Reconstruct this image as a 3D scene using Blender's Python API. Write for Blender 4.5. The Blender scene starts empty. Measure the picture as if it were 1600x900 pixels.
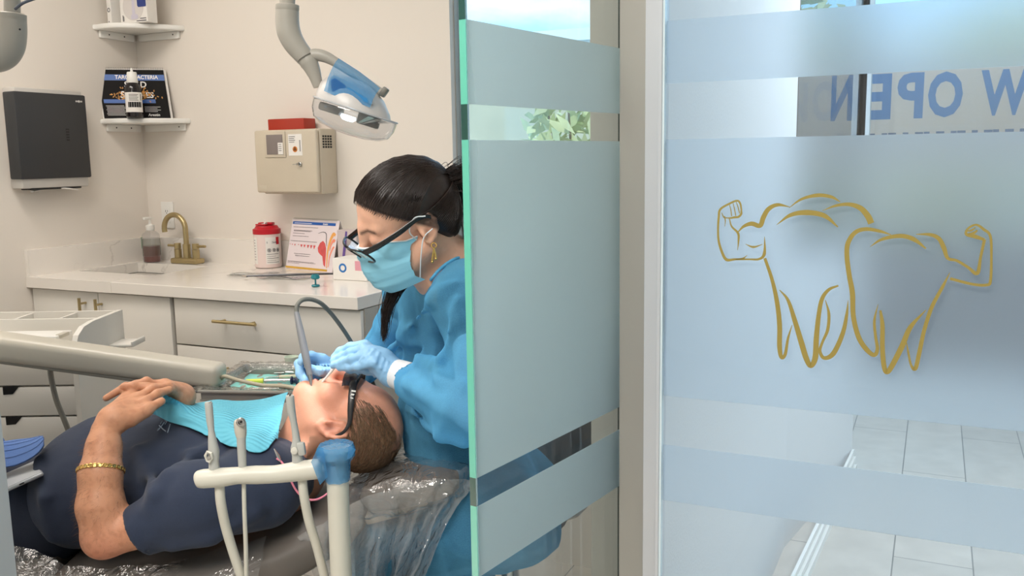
import bpy, bmesh, math, random
import numpy as np
from mathutils import Vector, Matrix, Euler

S = bpy.context.scene
COL = S.collection
random.seed(7)
RNG = np.random.default_rng(7)

# ------------------------------------------------------------------ camera
FP = 1400.0                      # focal length in pixels of the 1600 px wide frame
EYE = 1.35
TH = math.atan(205/1400); RO = .016
CF = np.array([0, math.cos(TH), -math.sin(TH)])
_r = np.array([1., 0, 0]); _u = np.array([0, math.sin(TH), math.cos(TH)])
CR = math.cos(RO)*_r - math.sin(RO)*_u
CU = math.sin(RO)*_r + math.cos(RO)*_u
CO = np.array([0, 0, EYE])
cd = bpy.data.cameras.new('camera'); cam = bpy.data.objects.new('camera', cd); COL.objects.link(cam)
cd.sensor_width = 36; cd.lens = FP/1600*36; cd.clip_start = .02; cd.clip_end = 200
cam.matrix_world = Matrix(((CR[0], CU[0], -CF[0], 0), (CR[1], CU[1], -CF[1], 0), (CR[2], CU[2], -CF[2], EYE), (0, 0, 0, 1)))
S.camera = cam
S.view_settings.view_transform = 'Standard'; S.view_settings.look = 'None'
S.view_settings.exposure = 0.05; S.view_settings.gamma = 1.0; S.view_settings.use_curve_mapping = False
try:
    S.cycles.max_bounces = 14; S.cycles.transparent_max_bounces = 24; S.cycles.transmission_bounces = 10
    S.cycles.sample_clamp_indirect = 6.0; S.cycles.caustics_reflective = False
except Exception: pass

# ------------------------------------------------------------------ sky
wd = bpy.data.worlds.new('sky'); S.world = wd; wd.use_nodes = True
nt = wd.node_tree; nt.nodes.clear()
def WN(t): return nt.nodes.new(t)
out = WN('ShaderNodeOutputWorld'); bg = WN('ShaderNodeBackground'); tc = WN('ShaderNodeTexCoord')
nz = WN('ShaderNodeTexNoise'); nz.inputs['Scale'].default_value = 3.2; nz.inputs['Detail'].default_value = 6; nz.inputs['Roughness'].default_value = .55
mp = WN('ShaderNodeMapping'); mp.inputs['Scale'].default_value = (1, 1, 2.6)
rp = WN('ShaderNodeValToRGB'); rp.color_ramp.elements[0].position = .51; rp.color_ramp.elements[1].position = .74
rp.color_ramp.elements[0].color = (.17, .32, .46, 1); rp.color_ramp.elements[1].color = (.42, .47, .51, 1)
nt.links.new(tc.outputs['Generated'], mp.inputs['Vector']); nt.links.new(mp.outputs['Vector'], nz.inputs['Vector'])
nt.links.new(nz.outputs['Fac'], rp.inputs['Fac']); nt.links.new(rp.outputs['Color'], bg.inputs['Color'])
bg.inputs['Strength'].default_value = 4.0
nt.links.new(bg.outputs['Background'], out.inputs['Surface'])

# ------------------------------------------------------------------ treatment room lamps, plus added hall and lobby fill
def area(name, loc, size, power, col, rot=(0, 0, 0)):
    l = bpy.data.lights.new(name, 'AREA'); l.shape = 'RECTANGLE'; l.size, l.size_y = size
    l.energy = power; l.color = col
    o = bpy.data.objects.new(name, l); COL.objects.link(o); o.location = loc; o.rotation_euler = rot; return o
WARM = (1.0, .93, .86)
AZ = -math.radians(25.3)
area('ceiling_and_fill_light', (-1.6, 2.45, 2.72), (1.2, .6), 25, WARM, (0, 0, AZ))
area('ceiling_and_fill_light', (-1.0, 1.3, 2.72), (1.2, .6), 14, WARM, (0, 0, AZ))
area('ceiling_and_fill_light', (-.85, -.05, 2.72), (1.2, .6), 66, (1, .955, .90), (0, 0, AZ))  # unseen hall light, raised as fill from the camera side
area('ceiling_and_fill_light', (1.9, 2.6, 2.72), (1.2, .6), 62, (.78, .88, 1), (0, 0, AZ))  # added lamp standing in for daylight in the lobby

sun = bpy.data.lights.new('sun', 'SUN'); sun.energy = 2.6; sun.angle = .01; sun.color = (1, .96, .9)
so = bpy.data.objects.new('sun', sun); COL.objects.link(so); so.rotation_euler = Vector((-.15, .75, -.95)).to_track_quat('-Z', 'Y').to_euler()
# ------------------------------------------------------------------ helpers: points
def ray(px, py): return CF + (px-800)/FP*CR + (450-py)/FP*CU
def J(px, py, Y):
    d = ray(px, py); return CO + d*(Y/d[1])
def on_z(px, py, z):
    d = ray(px, py); return CO + d*((z-EYE)/d[2])
def on_plane(px, py, pt, nr):
    d = ray(px, py); return CO + d*(((np.array(pt)-CO)@nr)/(d@nr))
def V3(*a): return np.array(a, float)
def unit(v): v = np.asarray(v, float); return v/np.linalg.norm(v)
A = math.radians(25.3)
E1 = V3(math.cos(A), -math.sin(A), 0)         # along the back wall, to the right
EN = V3(math.sin(A), math.cos(A), 0)          # away from the room through the back wall
EZ = V3(0, 0, 1)
CORNER = V3(-1.653, 4.102, 0)
def room(s, t, z): return CORNER + E1*s + EN*t + EZ*z   # wall coordinates: along, depth, height

# ------------------------------------------------------------------ helpers: materials
MATS = {}
def principled(name, col, rough=.5, metal=0., spec=.5, bump=0., bscale=200., bstretch=(1, 1, 1), noise=0., nscale=8., trans=0., ior=1.45,
               sheen=0., coat=0., attr=None, sss=0., ssr=(.012, .005, .003), emis=None, estr=0., alpha=1., detail=3, coords='Object'):
    if name in MATS: return MATS[name]
    m = bpy.data.materials.new(name); m.use_nodes = True; N = m.node_tree.nodes; L = m.node_tree.links
    b = N['Principled BSDF']; c = tuple(col)+(1,)
    b.inputs['Base Color'].default_value = c; b.inputs['Roughness'].default_value = rough; b.inputs['Metallic'].default_value = metal
    b.inputs['Specular IOR Level'].default_value = spec; b.inputs['Transmission Weight'].default_value = trans; b.inputs['IOR'].default_value = ior
    b.inputs['Sheen Weight'].default_value = sheen; b.inputs['Coat Weight'].default_value = coat; b.inputs['Alpha'].default_value = alpha
    if sss: b.inputs['Subsurface Weight'].default_value = sss; b.inputs['Subsurface Radius'].default_value = ssr; b.inputs['Subsurface Scale'].default_value = 1.0
    if emis: b.inputs['Emission Color'].default_value = tuple(emis)+(1,); b.inputs['Emission Strength'].default_value = estr
    t = N.new('ShaderNodeTexCoord'); src = None
    if attr:
        a = N.new('ShaderNodeAttribute'); a.attribute_name = attr; src = a.outputs['Color']
    if noise:
        n = N.new('ShaderNodeTexNoise'); n.inputs['Scale'].default_value = nscale; n.inputs['Detail'].default_value = 4
        L.new(t.outputs[coords], n.inputs['Vector'])
        r = N.new('ShaderNodeMapRange'); r.inputs['From Min'].default_value = .3; r.inputs['From Max'].default_value = .7
        r.inputs['To Min'].default_value = 1-noise; r.inputs['To Max'].default_value = 1+noise*.6; L.new(n.outputs['Fac'], r.inputs['Value'])
        x = N.new('ShaderNodeMix'); x.data_type = 'RGBA'; x.blend_type = 'MULTIPLY'; x.inputs['Factor'].default_value = 1
        if src: L.new(src, x.inputs['A'])
        else: x.inputs['A'].default_value = c
        L.new(r.outputs['Result'], x.inputs['B']); src = x.outputs['Result']
    if src: L.new(src, b.inputs['Base Color'])
    if bump:
        n = N.new('ShaderNodeTexNoise'); n.inputs['Scale'].default_value = bscale; n.inputs['Detail'].default_value = detail
        mp = N.new('ShaderNodeMapping'); mp.inputs['Scale'].default_value = bstretch
        L.new(t.outputs[coords], mp.inputs['Vector']); L.new(mp.outputs['Vector'], n.inputs['Vector'])
        u = N.new('ShaderNodeBump'); u.inputs['Strength'].default_value = bump; u.inputs['Distance'].default_value = .002
        L.new(n.outputs['Fac'], u.inputs['Height']); L.new(u.outputs['Normal'], b.inputs['Normal'])
    MATS[name] = m; return m
def schlick(N, L):
    w = N.new('ShaderNodeLayerWeight'); w.inputs['Blend'].default_value = .5
    p = N.new('ShaderNodeMath'); p.operation = 'POWER'; p.inputs[1].default_value = 5; L.new(w.outputs['Facing'], p.inputs[0])
    q = N.new('ShaderNodeMath'); q.operation = 'MULTIPLY_ADD'; q.inputs[1].default_value = .96; q.inputs[2].default_value = .04; L.new(p.outputs[0], q.inputs[0])
    return q.outputs[0], w
def film(name, col, opacity, rough=.1, bump=0., bscale=40., gloss=1.0, transl=.5):
    """thin sheet: partly see-through, partly diffuse, with a Fresnel shine"""
    if name in MATS: return MATS[name]
    m = bpy.data.materials.new(name); m.use_nodes = True; N = m.node_tree.nodes; L = m.node_tree.links; N.clear()
    o = N.new('ShaderNodeOutputMaterial'); tr = N.new('ShaderNodeBsdfTransparent'); df = N.new('ShaderNodeBsdfDiffuse'); tl = N.new('ShaderNodeBsdfTranslucent')
    gl = N.new('ShaderNodeBsdfGlossy'); fr, frn = schlick(N, L)
    w = tuple(1-(1-x)*.35 for x in col)
    tr.inputs['Color'].default_value = w+(1,); df.inputs['Color'].default_value = tuple(col)+(1,); tl.inputs['Color'].default_value = tuple(col)+(1,)
    gl.inputs['Roughness'].default_value = rough
    m0 = N.new('ShaderNodeMixShader'); m0.inputs[0].default_value = transl; L.new(df.outputs[0], m0.inputs[1]); L.new(tl.outputs[0], m0.inputs[2])
    m1 = N.new('ShaderNodeMixShader'); m1.inputs[0].default_value = opacity; L.new(tr.outputs[0], m1.inputs[1]); L.new(m0.outputs[0], m1.inputs[2])
    mu = N.new('ShaderNodeMath'); mu.operation = 'MULTIPLY'; mu.inputs[1].default_value = gloss; mu.use_clamp = True; L.new(fr, mu.inputs[0])
    m2 = N.new('ShaderNodeMixShader'); L.new(mu.outputs[0], m2.inputs[0]); L.new(m1.outputs[0], m2.inputs[1]); L.new(gl.outputs[0], m2.inputs[2])
    L.new(m2.outputs[0], o.inputs['Surface'])
    if bump:
        t = N.new('ShaderNodeTexCoord'); n = N.new('ShaderNodeTexNoise'); n.inputs['Scale'].default_value = bscale; n.inputs['Detail'].default_value = 3; n.inputs['Distortion'].default_value = 1.2
        L.new(t.outputs['Object'], n.inputs['Vector']); u = N.new('ShaderNodeBump'); u.inputs['Strength'].default_value = bump; u.inputs['Distance'].default_value = .01
        L.new(n.outputs['Fac'], u.inputs['Height'])
        for q in (gl, frn, df, tl): L.new(u.outputs['Normal'], q.inputs['Normal'])
    MATS[name] = m; return m
def node_mat(name, fn):
    if name in MATS: return MATS[name]
    m = bpy.data.materials.new(name); m.use_nodes = True; fn(m.node_tree.nodes, m.node_tree.links, m.node_tree.nodes['Principled BSDF']); MATS[name] = m; return m
def srgb(r, g, b):
    f = lambda c: (c/255/12.92) if c/255 <= .04045 else ((c/255+.055)/1.055)**2.4
    return (f(r), f(g), f(b))

# ------------------------------------------------------------------ helpers: objects
def tag(o, label=None, cat=None, group=None, kind=None):
    if label: o['label'] = label
    if cat: o['category'] = cat
    if group: o['group'] = group
    if kind: o['kind'] = kind
    return o
def thing(name, label, cat, loc, group=None):
    o = bpy.data.objects.new(name, None); COL.objects.link(o); o.location = Vector([float(x) for x in loc]); o.empty_display_size = .05
    tag(o, label, cat, group); WORLD[o.name] = np.array([float(x) for x in loc]); return o
WORLD = {}
def link_mesh(name, V, Fc, mat, parent=None, label=None, smooth=True, auto=35, colors=None, mats=None, midx=None, origin=None):
    V = np.asarray(V, float).reshape(-1, 3)
    if parent is not None: base = WORLD[parent.name]
    elif origin is not None: base = np.asarray(origin, float)
    else: base = np.zeros(3)
    me = bpy.data.meshes.new(name)
    if isinstance(Fc, np.ndarray) and len(Fc):
        k = Fc.shape[1]; me.vertices.add(len(V)); me.vertices.foreach_set('co', (V-base).astype(np.float32).ravel())
        me.loops.add(Fc.size); me.polygons.add(len(Fc)); me.loops.foreach_set('vertex_index', Fc.astype(np.int32).ravel())
        me.polygons.foreach_set('loop_start', (np.arange(len(Fc))*k).astype(np.int32)); me.update(calc_edges=True)
    else:
        me.from_pydata((V-base).tolist(), [], [list(map(int, f)) for f in Fc])
    me.validate()
    for q in (mats or [mat]): me.materials.append(q)
    if midx is not None: me.polygons.foreach_set('material_index', np.asarray(midx, np.int32))
    if smooth:
        me.polygons.foreach_set('use_smooth', [True]*len(me.polygons))
        if auto < 180:
            try: me.set_sharp_from_angle(angle=math.radians(auto))
            except Exception: pass
    if colors is not None:
        a = me.color_attributes.new('Col', 'FLOAT_COLOR', 'POINT'); c4 = np.ones((len(V), 4), np.float32); c4[:, :3] = colors; a.data.foreach_set('color', c4.ravel())
    me.update()
    o = bpy.data.objects.new(name, me); COL.objects.link(o)
    if parent is not None: o.parent = parent
    else: o.location = Vector(base.tolist())
    WORLD[o.name] = base
    if label: o['label'] = label
    return o
def catmull(P, n=6):
    P = np.asarray(P, float); Q = np.vstack([2*P[0]-P[1], P, 2*P[-1]-P[-2]]); out = []
    for i in range(len(P)-1):
        a, b, c, d = Q[i:i+4]
        for t in np.linspace(0, 1, n, endpoint=False):
            out.append(.5*((2*b)+(c-a)*t+(2*a-5*b+4*c-d)*t*t+(3*b-a-3*c+d)*t**3))
    out.append(P[-1]); return np.array(out)
class MB:
    """collects shapes, links them as ONE mesh object"""
    def __init__(s): s.v = []; s.f = []
    def add(s, V, Fs):
        o = len(s.v); s.v += [tuple(map(float, p)) for p in V]; s.f += [tuple(o+int(i) for i in f) for f in Fs]; return s
    def bm(s, b):
        b.verts.ensure_lookup_table(); b.verts.index_update(); s.add([v.co for v in b.verts], [[v.index for v in f.verts] for f in b.faces]); b.free(); return s
    def box(s, c, size, X=(1, 0, 0), Y=None, Z=(0, 0, 1), bev=.0, seg=2):
        X = unit(X); Z = unit(Z); Y = unit(np.cross(Z, X)) if Y is None else unit(Y)
        b = bmesh.new(); bmesh.ops.create_cube(b, size=1)
        for v in b.verts: v.co = Vector((v.co.x*size[0], v.co.y*size[1], v.co.z*size[2]))
        if bev: bmesh.ops.bevel(b, geom=b.edges[:], offset=min(bev, min(size)*.45), segments=seg, affect='EDGES', profile=.5)
        M = np.stack([X, Y, Z], 1)
        for v in b.verts: v.co = Vector((M@np.array(v.co)+np.asarray(c, float)).tolist())
        return s.bm(b)
    def rbox(s, s0, s1, t0, t1, z0, z1, bev=0., seg=2):         # box in wall coordinates
        return s.box(room((s0+s1)/2, (t0+t1)/2, (z0+z1)/2), (abs(s1-s0), abs(t1-t0), abs(z1-z0)), E1, EN, EZ, bev, seg)
    def tube(s, P, r, n=12, cap=True, flat=None, smooth=0, up=None, closed=False):
        P = np.asarray(P, float); r = np.broadcast_to(np.asarray(r, float), (len(P),)).copy()
        if smooth:
            x = np.linspace(0, 1, len(P)); P2 = catmull(P, smooth); r = np.interp(np.linspace(0, 1, len(P2)), x, r)
            P = P2
        m = len(P); T = np.gradient(P, axis=0)
        if closed: T = np.roll(P, -1, 0)-np.roll(P, 1, 0)
        T /= np.linalg.norm(T, axis=1)[:, None]+1e-12
        u = np.array([0, 0, 1.]) if up is None else np.asarray(up, float)
        if abs(T[0]@u) > .95*np.linalg.norm(u): u = np.array([1., 0, 0])
        u = u-T[0]*(u@T[0]); u /= np.linalg.norm(u); V = []; fl = 1. if flat is None else flat
        for i in range(m):
            if up is not None: u = np.asarray(up, float)
            u = u-T[i]*(u@T[i]); u /= np.linalg.norm(u)+1e-12; w = np.cross(T[i], u)
            for k in range(n):
                a = 2*math.pi*k/n; V.append(P[i]+r[i]*(math.cos(a)*u*fl+math.sin(a)*w))
        Fs = [(i*n+k, i*n+(k+1) % n, (i+1)*n+(k+1) % n, (i+1)*n+k) for i in range(m-1) for k in range(n)]
        if closed: Fs += [((m-1)*n+k, (m-1)*n+(k+1) % n, (k+1) % n, k) for k in range(n)]
        elif cap: Fs += [tuple(range(n-1, -1, -1)), tuple((m-1)*n+k for k in range(n))]
        return s.add(V, Fs)
    def cyl(s, a, b, r, r2=None, n=24): return s.tube([a, b], [r, r if r2 is None else r2], n)
    def lathe(s, prof, c=(0, 0, 0), axis=(0, 0, 1), n=32, sx=1., sy=1., xref=None, ring=False):
        Z = unit(axis); X = np.array([1., 0, 0]) if xref is None else np.asarray(xref, float)
        if abs(Z@X) > .9: X = np.array([0, 1., 0])
        X = unit(X-Z*(X@Z)); Y = np.cross(Z, X); V = []; c = np.asarray(c, float)
        for r, h in prof:
            for k in range(n):
                a = 2*math.pi*k/n; V.append(c+Z*h+X*r*sx*math.cos(a)+Y*r*sy*math.sin(a))
        m = len(prof); Fs = [(i*n+k, i*n+(k+1) % n, (i+1)*n+(k+1) % n, (i+1)*n+k) for i in range(m-1) for k in range(n)]
        Fs += [((m-1)*n+k, (m-1)*n+(k+1) % n, (k+1) % n, k) for k in range(n)] if ring else [tuple(range(n-1, -1, -1)), tuple((m-1)*n+k for k in range(n))]
        return s.add(V, Fs)
    def ball(s, c, r, n=12):
        r = np.broadcast_to(np.asarray(r, float), (3,)); b = bmesh.new(); bmesh.ops.create_uvsphere(b, u_segments=n*2, v_segments=n, radius=1)
        for v in b.verts: v.co = Vector((v.co.x*r[0]+c[0], v.co.y*r[1]+c[1], v.co.z*r[2]+c[2]))
        return s.bm(b)
    def prism(s, poly, O, X, Y, depth):
        """extrude a 2-D outline lying in the plane O + X,Y along X x Y"""
        X = np.asarray(X, float); Y = np.asarray(Y, float); N = unit(np.cross(X, Y)); n = len(poly); O = np.asarray(O, float)
        b = bmesh.new(); lo = [b.verts.new(Vector((O+X*p[0]+Y*p[1]).tolist())) for p in poly]
        hi = [b.verts.new(Vector((O+X*p[0]+Y*p[1]+N*depth).tolist())) for p in poly]
        b.faces.new(lo[::-1]); b.faces.new(hi)
        for i in range(n): b.faces.new((lo[i], lo[(i+1) % n], hi[(i+1) % n], hi[i]))
        bmesh.ops.recalc_face_normals(b, faces=b.faces[:]); return s.bm(b)
    def stroke(s, P, w, O, X, Y, depth, n=5):
        """a brush stroke of varying width in a plane, extruded a little"""
        P = np.asarray(P, float); Q = catmull(P, n); w = np.interp(np.linspace(0, 1, len(Q)), np.linspace(0, 1, len(P)), w)
        T = np.gradient(Q, axis=0); T /= np.linalg.norm(T, axis=1)[:, None]+1e-9; Nn = np.stack([-T[:, 1], T[:, 0]], 1)
        l = Q+Nn*w[:, None]/2; r = Q-Nn*w[:, None]/2; O = np.asarray(O, float); N = unit(np.cross(X, Y)); m = len(Q); V = []
        for d in (0, depth):
            for a in (l, r): V += [O+X*p[0]+Y*p[1]+N*d for p in a]
        Fs = []
        for i in range(m-1):
            Fs += [(2*m+i, 2*m+i+1, 3*m+i+1, 3*m+i), (i, m+i, m+i+1, i+1), (i, i+1, 2*m+i+1, 2*m+i), (m+i, 3*m+i, 3*m+i+1, m+i+1)]
        Fs += [(0, 2*m, 3*m, m), (m-1, 2*m-1, 4*m-1, 3*m-1)]
        return s.add(V, Fs)
    def text(s, txt, O, X, Y, size, depth=.0004, align='LEFT', bold=0., sx=1.):
        cu = bpy.data.curves.new('t', 'FONT'); cu.body = txt; cu.size = 1; cu.align_x = align; cu.offset = bold; cu.resolution_u = 3
        ob = bpy.data.objects.new('t', cu); COL.objects.link(ob); dg = bpy.context.evaluated_depsgraph_get(); dg.update(); me = ob.evaluated_get(dg).to_mesh()
        X = np.asarray(X, float); Y = np.asarray(Y, float); N = unit(np.cross(X, Y)); O = np.asarray(O, float)
        V = [O+X*(v.co.x*size*sx)+Y*(v.co.y*size)+N*depth for v in me.vertices]; Fs = [list(p.vertices) for p in me.polygons]
        ob.evaluated_get(dg).to_mesh_clear(); bpy.data.objects.remove(ob); bpy.data.curves.remove(cu)
        return s.add(V, Fs)
    def build(s, name, mat, parent=None, label=None, smooth=True, auto=35, origin=None):
        return link_mesh(name, s.v, s.f, mat, parent, label, smooth, auto, origin=origin)
def copy_tree(o, parent=None, shift=None):
    c = o.copy(); COL.objects.link(c)
    if parent is not None: c.parent = parent
    if shift is not None: c.location = Vector((np.array(c.location)+np.asarray(shift)).tolist())
    for ch in list(o.children): copy_tree(ch, c)
    WORLD[c.name] = np.array(c.location) if parent is None else WORLD[parent.name]
    return c
def struct(o): o['kind'] = 'structure'; return o

# ------------------------------------------------------------------ materials
WALL = principled('warm_white_paint', srgb(233, 225, 215), .75, bump=.04, bscale=300)
CEIL = principled('ceiling_white', srgb(240, 238, 232), .85)
GREYP = principled('grey_aluminium', srgb(172, 168, 160), .45, .1)
LAM = principled('white_laminate', srgb(226, 222, 214), .38)
LAMG = principled('cabinet_carcass', srgb(176, 172, 164), .5)
PLAST = principled('ivory_plastic', srgb(214, 210, 198), .35)
PLASTG = principled('warm_grey_plastic', srgb(198, 192, 178), .32)
WHITE = principled('white_plastic', srgb(238, 236, 230), .35)
BRASS = principled('brushed_brass', srgb(184, 166, 124), .34, .8, bump=.1, bscale=900, bstretch=(1, 1, .05))
STEEL = principled('stainless_steel', srgb(190, 190, 188), .22, 1.)
DARK = principled('charcoal_plastic', srgb(52, 53, 55), .5)
BLACK = principled('black_plastic', srgb(18, 18, 20), .35)
PAPER = principled('white_paper', srgb(236, 232, 226), .7)
RED = principled('red_plastic', srgb(190, 22, 38), .35)
BLUEF = film('blue_barrier_film', srgb(70, 172, 232), .45, .12, .25, 60)
CLEARF = film('clear_plastic_sheet', (.80, .79, .77), .10, .10, 1.0, 22, 2.6)
CLEARP = film('clear_moulded_plastic', (.85, .86, .88), .10, .05, 0, 20, 2.0)
def clear_glass(N, L, b):
    N.remove(b); o = N['Material Output']; tr = N.new('ShaderNodeBsdfTransparent'); tr.inputs['Color'].default_value = (.97, .985, .985, 1)
    gl = N.new('ShaderNodeBsdfGlossy'); gl.inputs['Roughness'].default_value = .02; fr, frn = schlick(N, L)
    m = N.new('ShaderNodeMixShader'); L.new(fr, m.inputs[0]); L.new(tr.outputs[0], m.inputs[1]); L.new(gl.outputs[0], m.inputs[2]); L.new(m.outputs[0], o.inputs['Surface'])
GLASS = node_mat('clear_glass', clear_glass)
def tint_glass(N, L, b):
    clear_glass(N, L, b)
    for n in N:
        if n.type == 'BSDF_TRANSPARENT': n.inputs['Color'].default_value = (.80, .81, .82, 1)
        if n.type == 'MATH' and n.operation == 'POWER': n.inputs[1].default_value = 9
TINT = node_mat('tinted_glass', tint_glass)
def frosted(col, rough, tl, df):
    def fn(N, L, b):
        N.remove(b); o = N['Material Output']
        r = N.new('ShaderNodeBsdfRefraction'); r.inputs['Roughness'].default_value = rough; r.inputs['IOR'].default_value = 1.25; r.inputs['Color'].default_value = col+(1,)
        t = N.new('ShaderNodeBsdfTranslucent'); t.inputs['Color'].default_value = col+(1,)
        d = N.new('ShaderNodeBsdfDiffuse'); d.inputs['Color'].default_value = (.84, .90, .93, 1)
        a = N.new('ShaderNodeMixShader'); a.inputs[0].default_value = tl; L.new(r.outputs[0], a.inputs[1]); L.new(t.outputs[0], a.inputs[2])
        c = N.new('ShaderNodeMixShader'); c.inputs[0].default_value = df; L.new(a.outputs[0], c.inputs[1]); L.new(d.outputs[0], c.inputs[2])
        L.new(c.outputs[0], o.inputs['Surface'])
    return fn
FROST_D = node_mat('frosted_film_green', frosted((.86, .97, 1.0), .40, .55, .20))
FROST_P = node_mat('frosted_film_blue', frosted((.91, .955, 1.0), .36, .08, .13))
def tile(N, L, b):
    t = N.new('ShaderNodeTexCoord'); mp = N.new('ShaderNodeMapping'); mp.vector_type = 'TEXTURE'
    o = room(3.176, .115, 0); mp.inputs['Location'].default_value = o.tolist(); mp.inputs['Rotation'].default_value = (0, 0, -A+math.pi/2)
    k = N.new('ShaderNodeTexBrick'); k.inputs['Scale'].default_value = 1; k.inputs['Brick Width'].default_value = .9; k.inputs['Row Height'].default_value = .24
    k.inputs['Mortar Size'].default_value = .0022; k.inputs['Mortar Smooth'].default_value = 0; k.offset = .35
    k.inputs['Color1'].default_value = srgb(208, 200, 190)+(1,); k.inputs['Color2'].default_value = srgb(198, 191, 182)+(1,); k.inputs['Mortar'].default_value = srgb(146, 142, 137)+(1,)
    n = N.new('ShaderNodeTexNoise'); n.inputs['Scale'].default_value = 9; n.inputs['Detail'].default_value = 8
    x = N.new('ShaderNodeMix'); x.data_type = 'RGBA'; x.blend_type = 'MULTIPLY'; x.inputs['Factor'].default_value = .35
    r = N.new('ShaderNodeValToRGB'); r.color_ramp.elements[0].position = .35; r.color_ramp.elements[0].color = (.7, .7, .7, 1); r.color_ramp.elements[1].position = .65
    L.new(t.outputs['Object'], mp.inputs['Vector']); L.new(mp.outputs['Vector'], k.inputs['Vector']); L.new(t.outputs['Object'], n.inputs['Vector'])
    L.new(n.outputs['Fac'], r.inputs['Fac']); L.new(k.outputs['Color'], x.inputs['A']); L.new(r.outputs['Color'], x.inputs['B']); L.new(x.outputs['Result'], b.inputs['Base Color'])
    b.inputs['Roughness'].default_value = .32
TILE = node_mat('floor_tile', tile)
def quartz(N, L, b):
    t = N.new('ShaderNodeTexCoord'); n = N.new('ShaderNodeTexNoise'); n.inputs['Scale'].default_value = 3.2; n.inputs['Detail'].default_value = 7; n.inputs['Distortion'].default_value = 1.6
    L.new(t.outputs['Object'], n.inputs['Vector'])
    r = N.new('ShaderNodeValToRGB'); e = r.color_ramp.elements
    e[0].position = .485; e[0].color = srgb(236, 230, 222)+(1,); e[1].position = .515; e[1].color = srgb(236, 230, 222)+(1,)
    m = e.new(.50); m.color = srgb(205, 198, 190)+(1,)
    n2 = N.new('ShaderNodeTexNoise'); n2.inputs['Scale'].default_value = 2.1; L.new(t.outputs['Object'], n2.inputs['Vector'])
    r2 = N.new('ShaderNodeValToRGB'); r2.color_ramp.elements[0].position = .5; r2.color_ramp.elements[1].position = .62
    x = N.new('ShaderNodeMix'); x.data_type = 'RGBA'; L.new(r2.outputs['Color'], x.inputs['Factor']); x.inputs['A'].default_value = srgb(236, 230, 222)+(1,)
    L.new(n.outputs['Fac'], r.inputs['Fac']); L.new(n2.outputs['Fac'], r2.inputs['Fac']); L.new(r.outputs['Color'], x.inputs['B']); L.new(x.outputs['Result'], b.inputs['Base Color'])
    b.inputs['Roughness'].default_value = .16
QUARTZ = node_mat('white_quartz', quartz)

# ------------------------------------------------------------------ the setting
def slab(name, x0, x1, y0, y1, z0, z1, m):
    return struct(MB().box(((x0+x1)/2, (y0+y1)/2, (z0+z1)/2), (x1-x0, y1-y0, z1-z0)).build(name, m, smooth=False))
slab('floor', -4.5, 5.5, -2.2, 6.0, -.1, 0, TILE)
WT = 0.0
WJ = float((on_plane(709, 300, room(0, WT, 0), EN)-CORNER)@E1)   # where the window bay starts and how far it stands in front of the back wall
PE = 2.79                           # the partition's left face
struct(MB().rbox(-.12, WJ, 0, .12, 0, 2.75).rbox(WJ, PE, -.37, .12, 0, .62).rbox(WJ, PE, 0, .12, 2.6, 2.75).build('wall_back', WALL, smooth=False))
LOB_T = float((on_plane(1450, 450, V3(0, 4.75, 0)+0*EN, EN)-CORNER)@EN) if 0 else float((J(1450, 450, 4.75)-CORNER)@EN)
struct(MB().rbox(-.12, PE+.1, -6.2, .12, 2.75, 2.85).rbox(PE+.1, 6.5, -6.2, .0, 2.75, 2.85).rbox(PE+.1, 6.5, 0, LOB_T+.06, 2.75, 2.85).build('ceiling', CEIL, smooth=False))
struct(MB().rbox(-.12, 0, -3.4, .0, 0, 2.75).build('wall_left', WALL, smooth=False))
b0 = WJ
w1 = struct(MB().rbox(b0, b0+.004, WT+.03, WT+.09, .62, 2.6).rbox(PE-.05, PE, WT+.02, WT+.10, .62, 2.6).rbox(b0, PE, WT+.02, WT+.10, .62, .66).rbox(b0, PE, WT+.02, WT+.10, 2.55, 2.6).build('window_1', GREYP, smooth=False))
MB().rbox(b0+.004, PE-.05, WT+.055, WT+.061, .66, 2.55).build('pane', GLASS, w1, smooth=False)
# partition between the treatment room and the lobby, its low end and glazed corner
PS = (E1@(V3(.235, 1.55, 0)-CORNER))
pq = on_z(1246, 860, 0)
def part_pt(k): return V3(.255, 1.53, 0)+k*(V3(.925, 2.93, 0)-V3(.255, 1.53, 0))
PD = unit(V3(.925, 2.93, 0)-V3(.255, 1.53, 0)); PN = V3(PD[1], -PD[0], 0)
PEND = V3(1.44, 3.68, 0); PM = V3(.925, 2.93, 0)
def wseg(mb, a, b, z0, z1, th, side=-1):
    a = np.asarray(a, float); b = np.asarray(b, float); d = unit(b-a); nn = V3(d[1], -d[0], 0); L_ = np.linalg.norm(b-a)
    return mb.box((a+b)/2+nn*side*th/2+EZ*(z0+z1)/2, (L_, th, z1-z0), d, None, EZ)
LOBW = principled('lobby_wall_paint', srgb(222, 222, 222), .55, bump=.25, bscale=160)
m = MB(); wseg(m, V3(.268, 1.565, 0), PM, 0, 2.75, .05); wseg(m, PM, PEND, 0, .98, .09); wseg(m, PM, PEND, 2.45, 2.75, .09)
struct(m.build('wall_partition', LOBW, smooth=False))
m = MB(); d2 = unit(PEND-PM)
wseg(m, PM, PM+d2*.010, .98, 2.45, .03); w3 = struct(m.build('window_3', principled('bronze_frame', srgb(112, 98, 88), .4, .3), smooth=False))
m = MB(); wseg(m, PM+d2*.010, PEND-d2*.010, .98, 2.45, .01); m.v = [tuple(np.array(p)-V3(d2[1], -d2[0], 0)*.012) for p in m.v]; m.build('pane', TINT, w3, smooth=False)
m = MB(); wseg(m, PEND-d2*.010, PEND, .98, 2.45, .03); m.build('dark_gasket', BLACK, w3, smooth=False)
m = MB()
for k, z in enumerate((.02, .055, .085)): wseg(m, V3(.32, 1.60, 0), PEND, z-.012 if k else 0, z+.008, .022-.006*k, 1)
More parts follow.
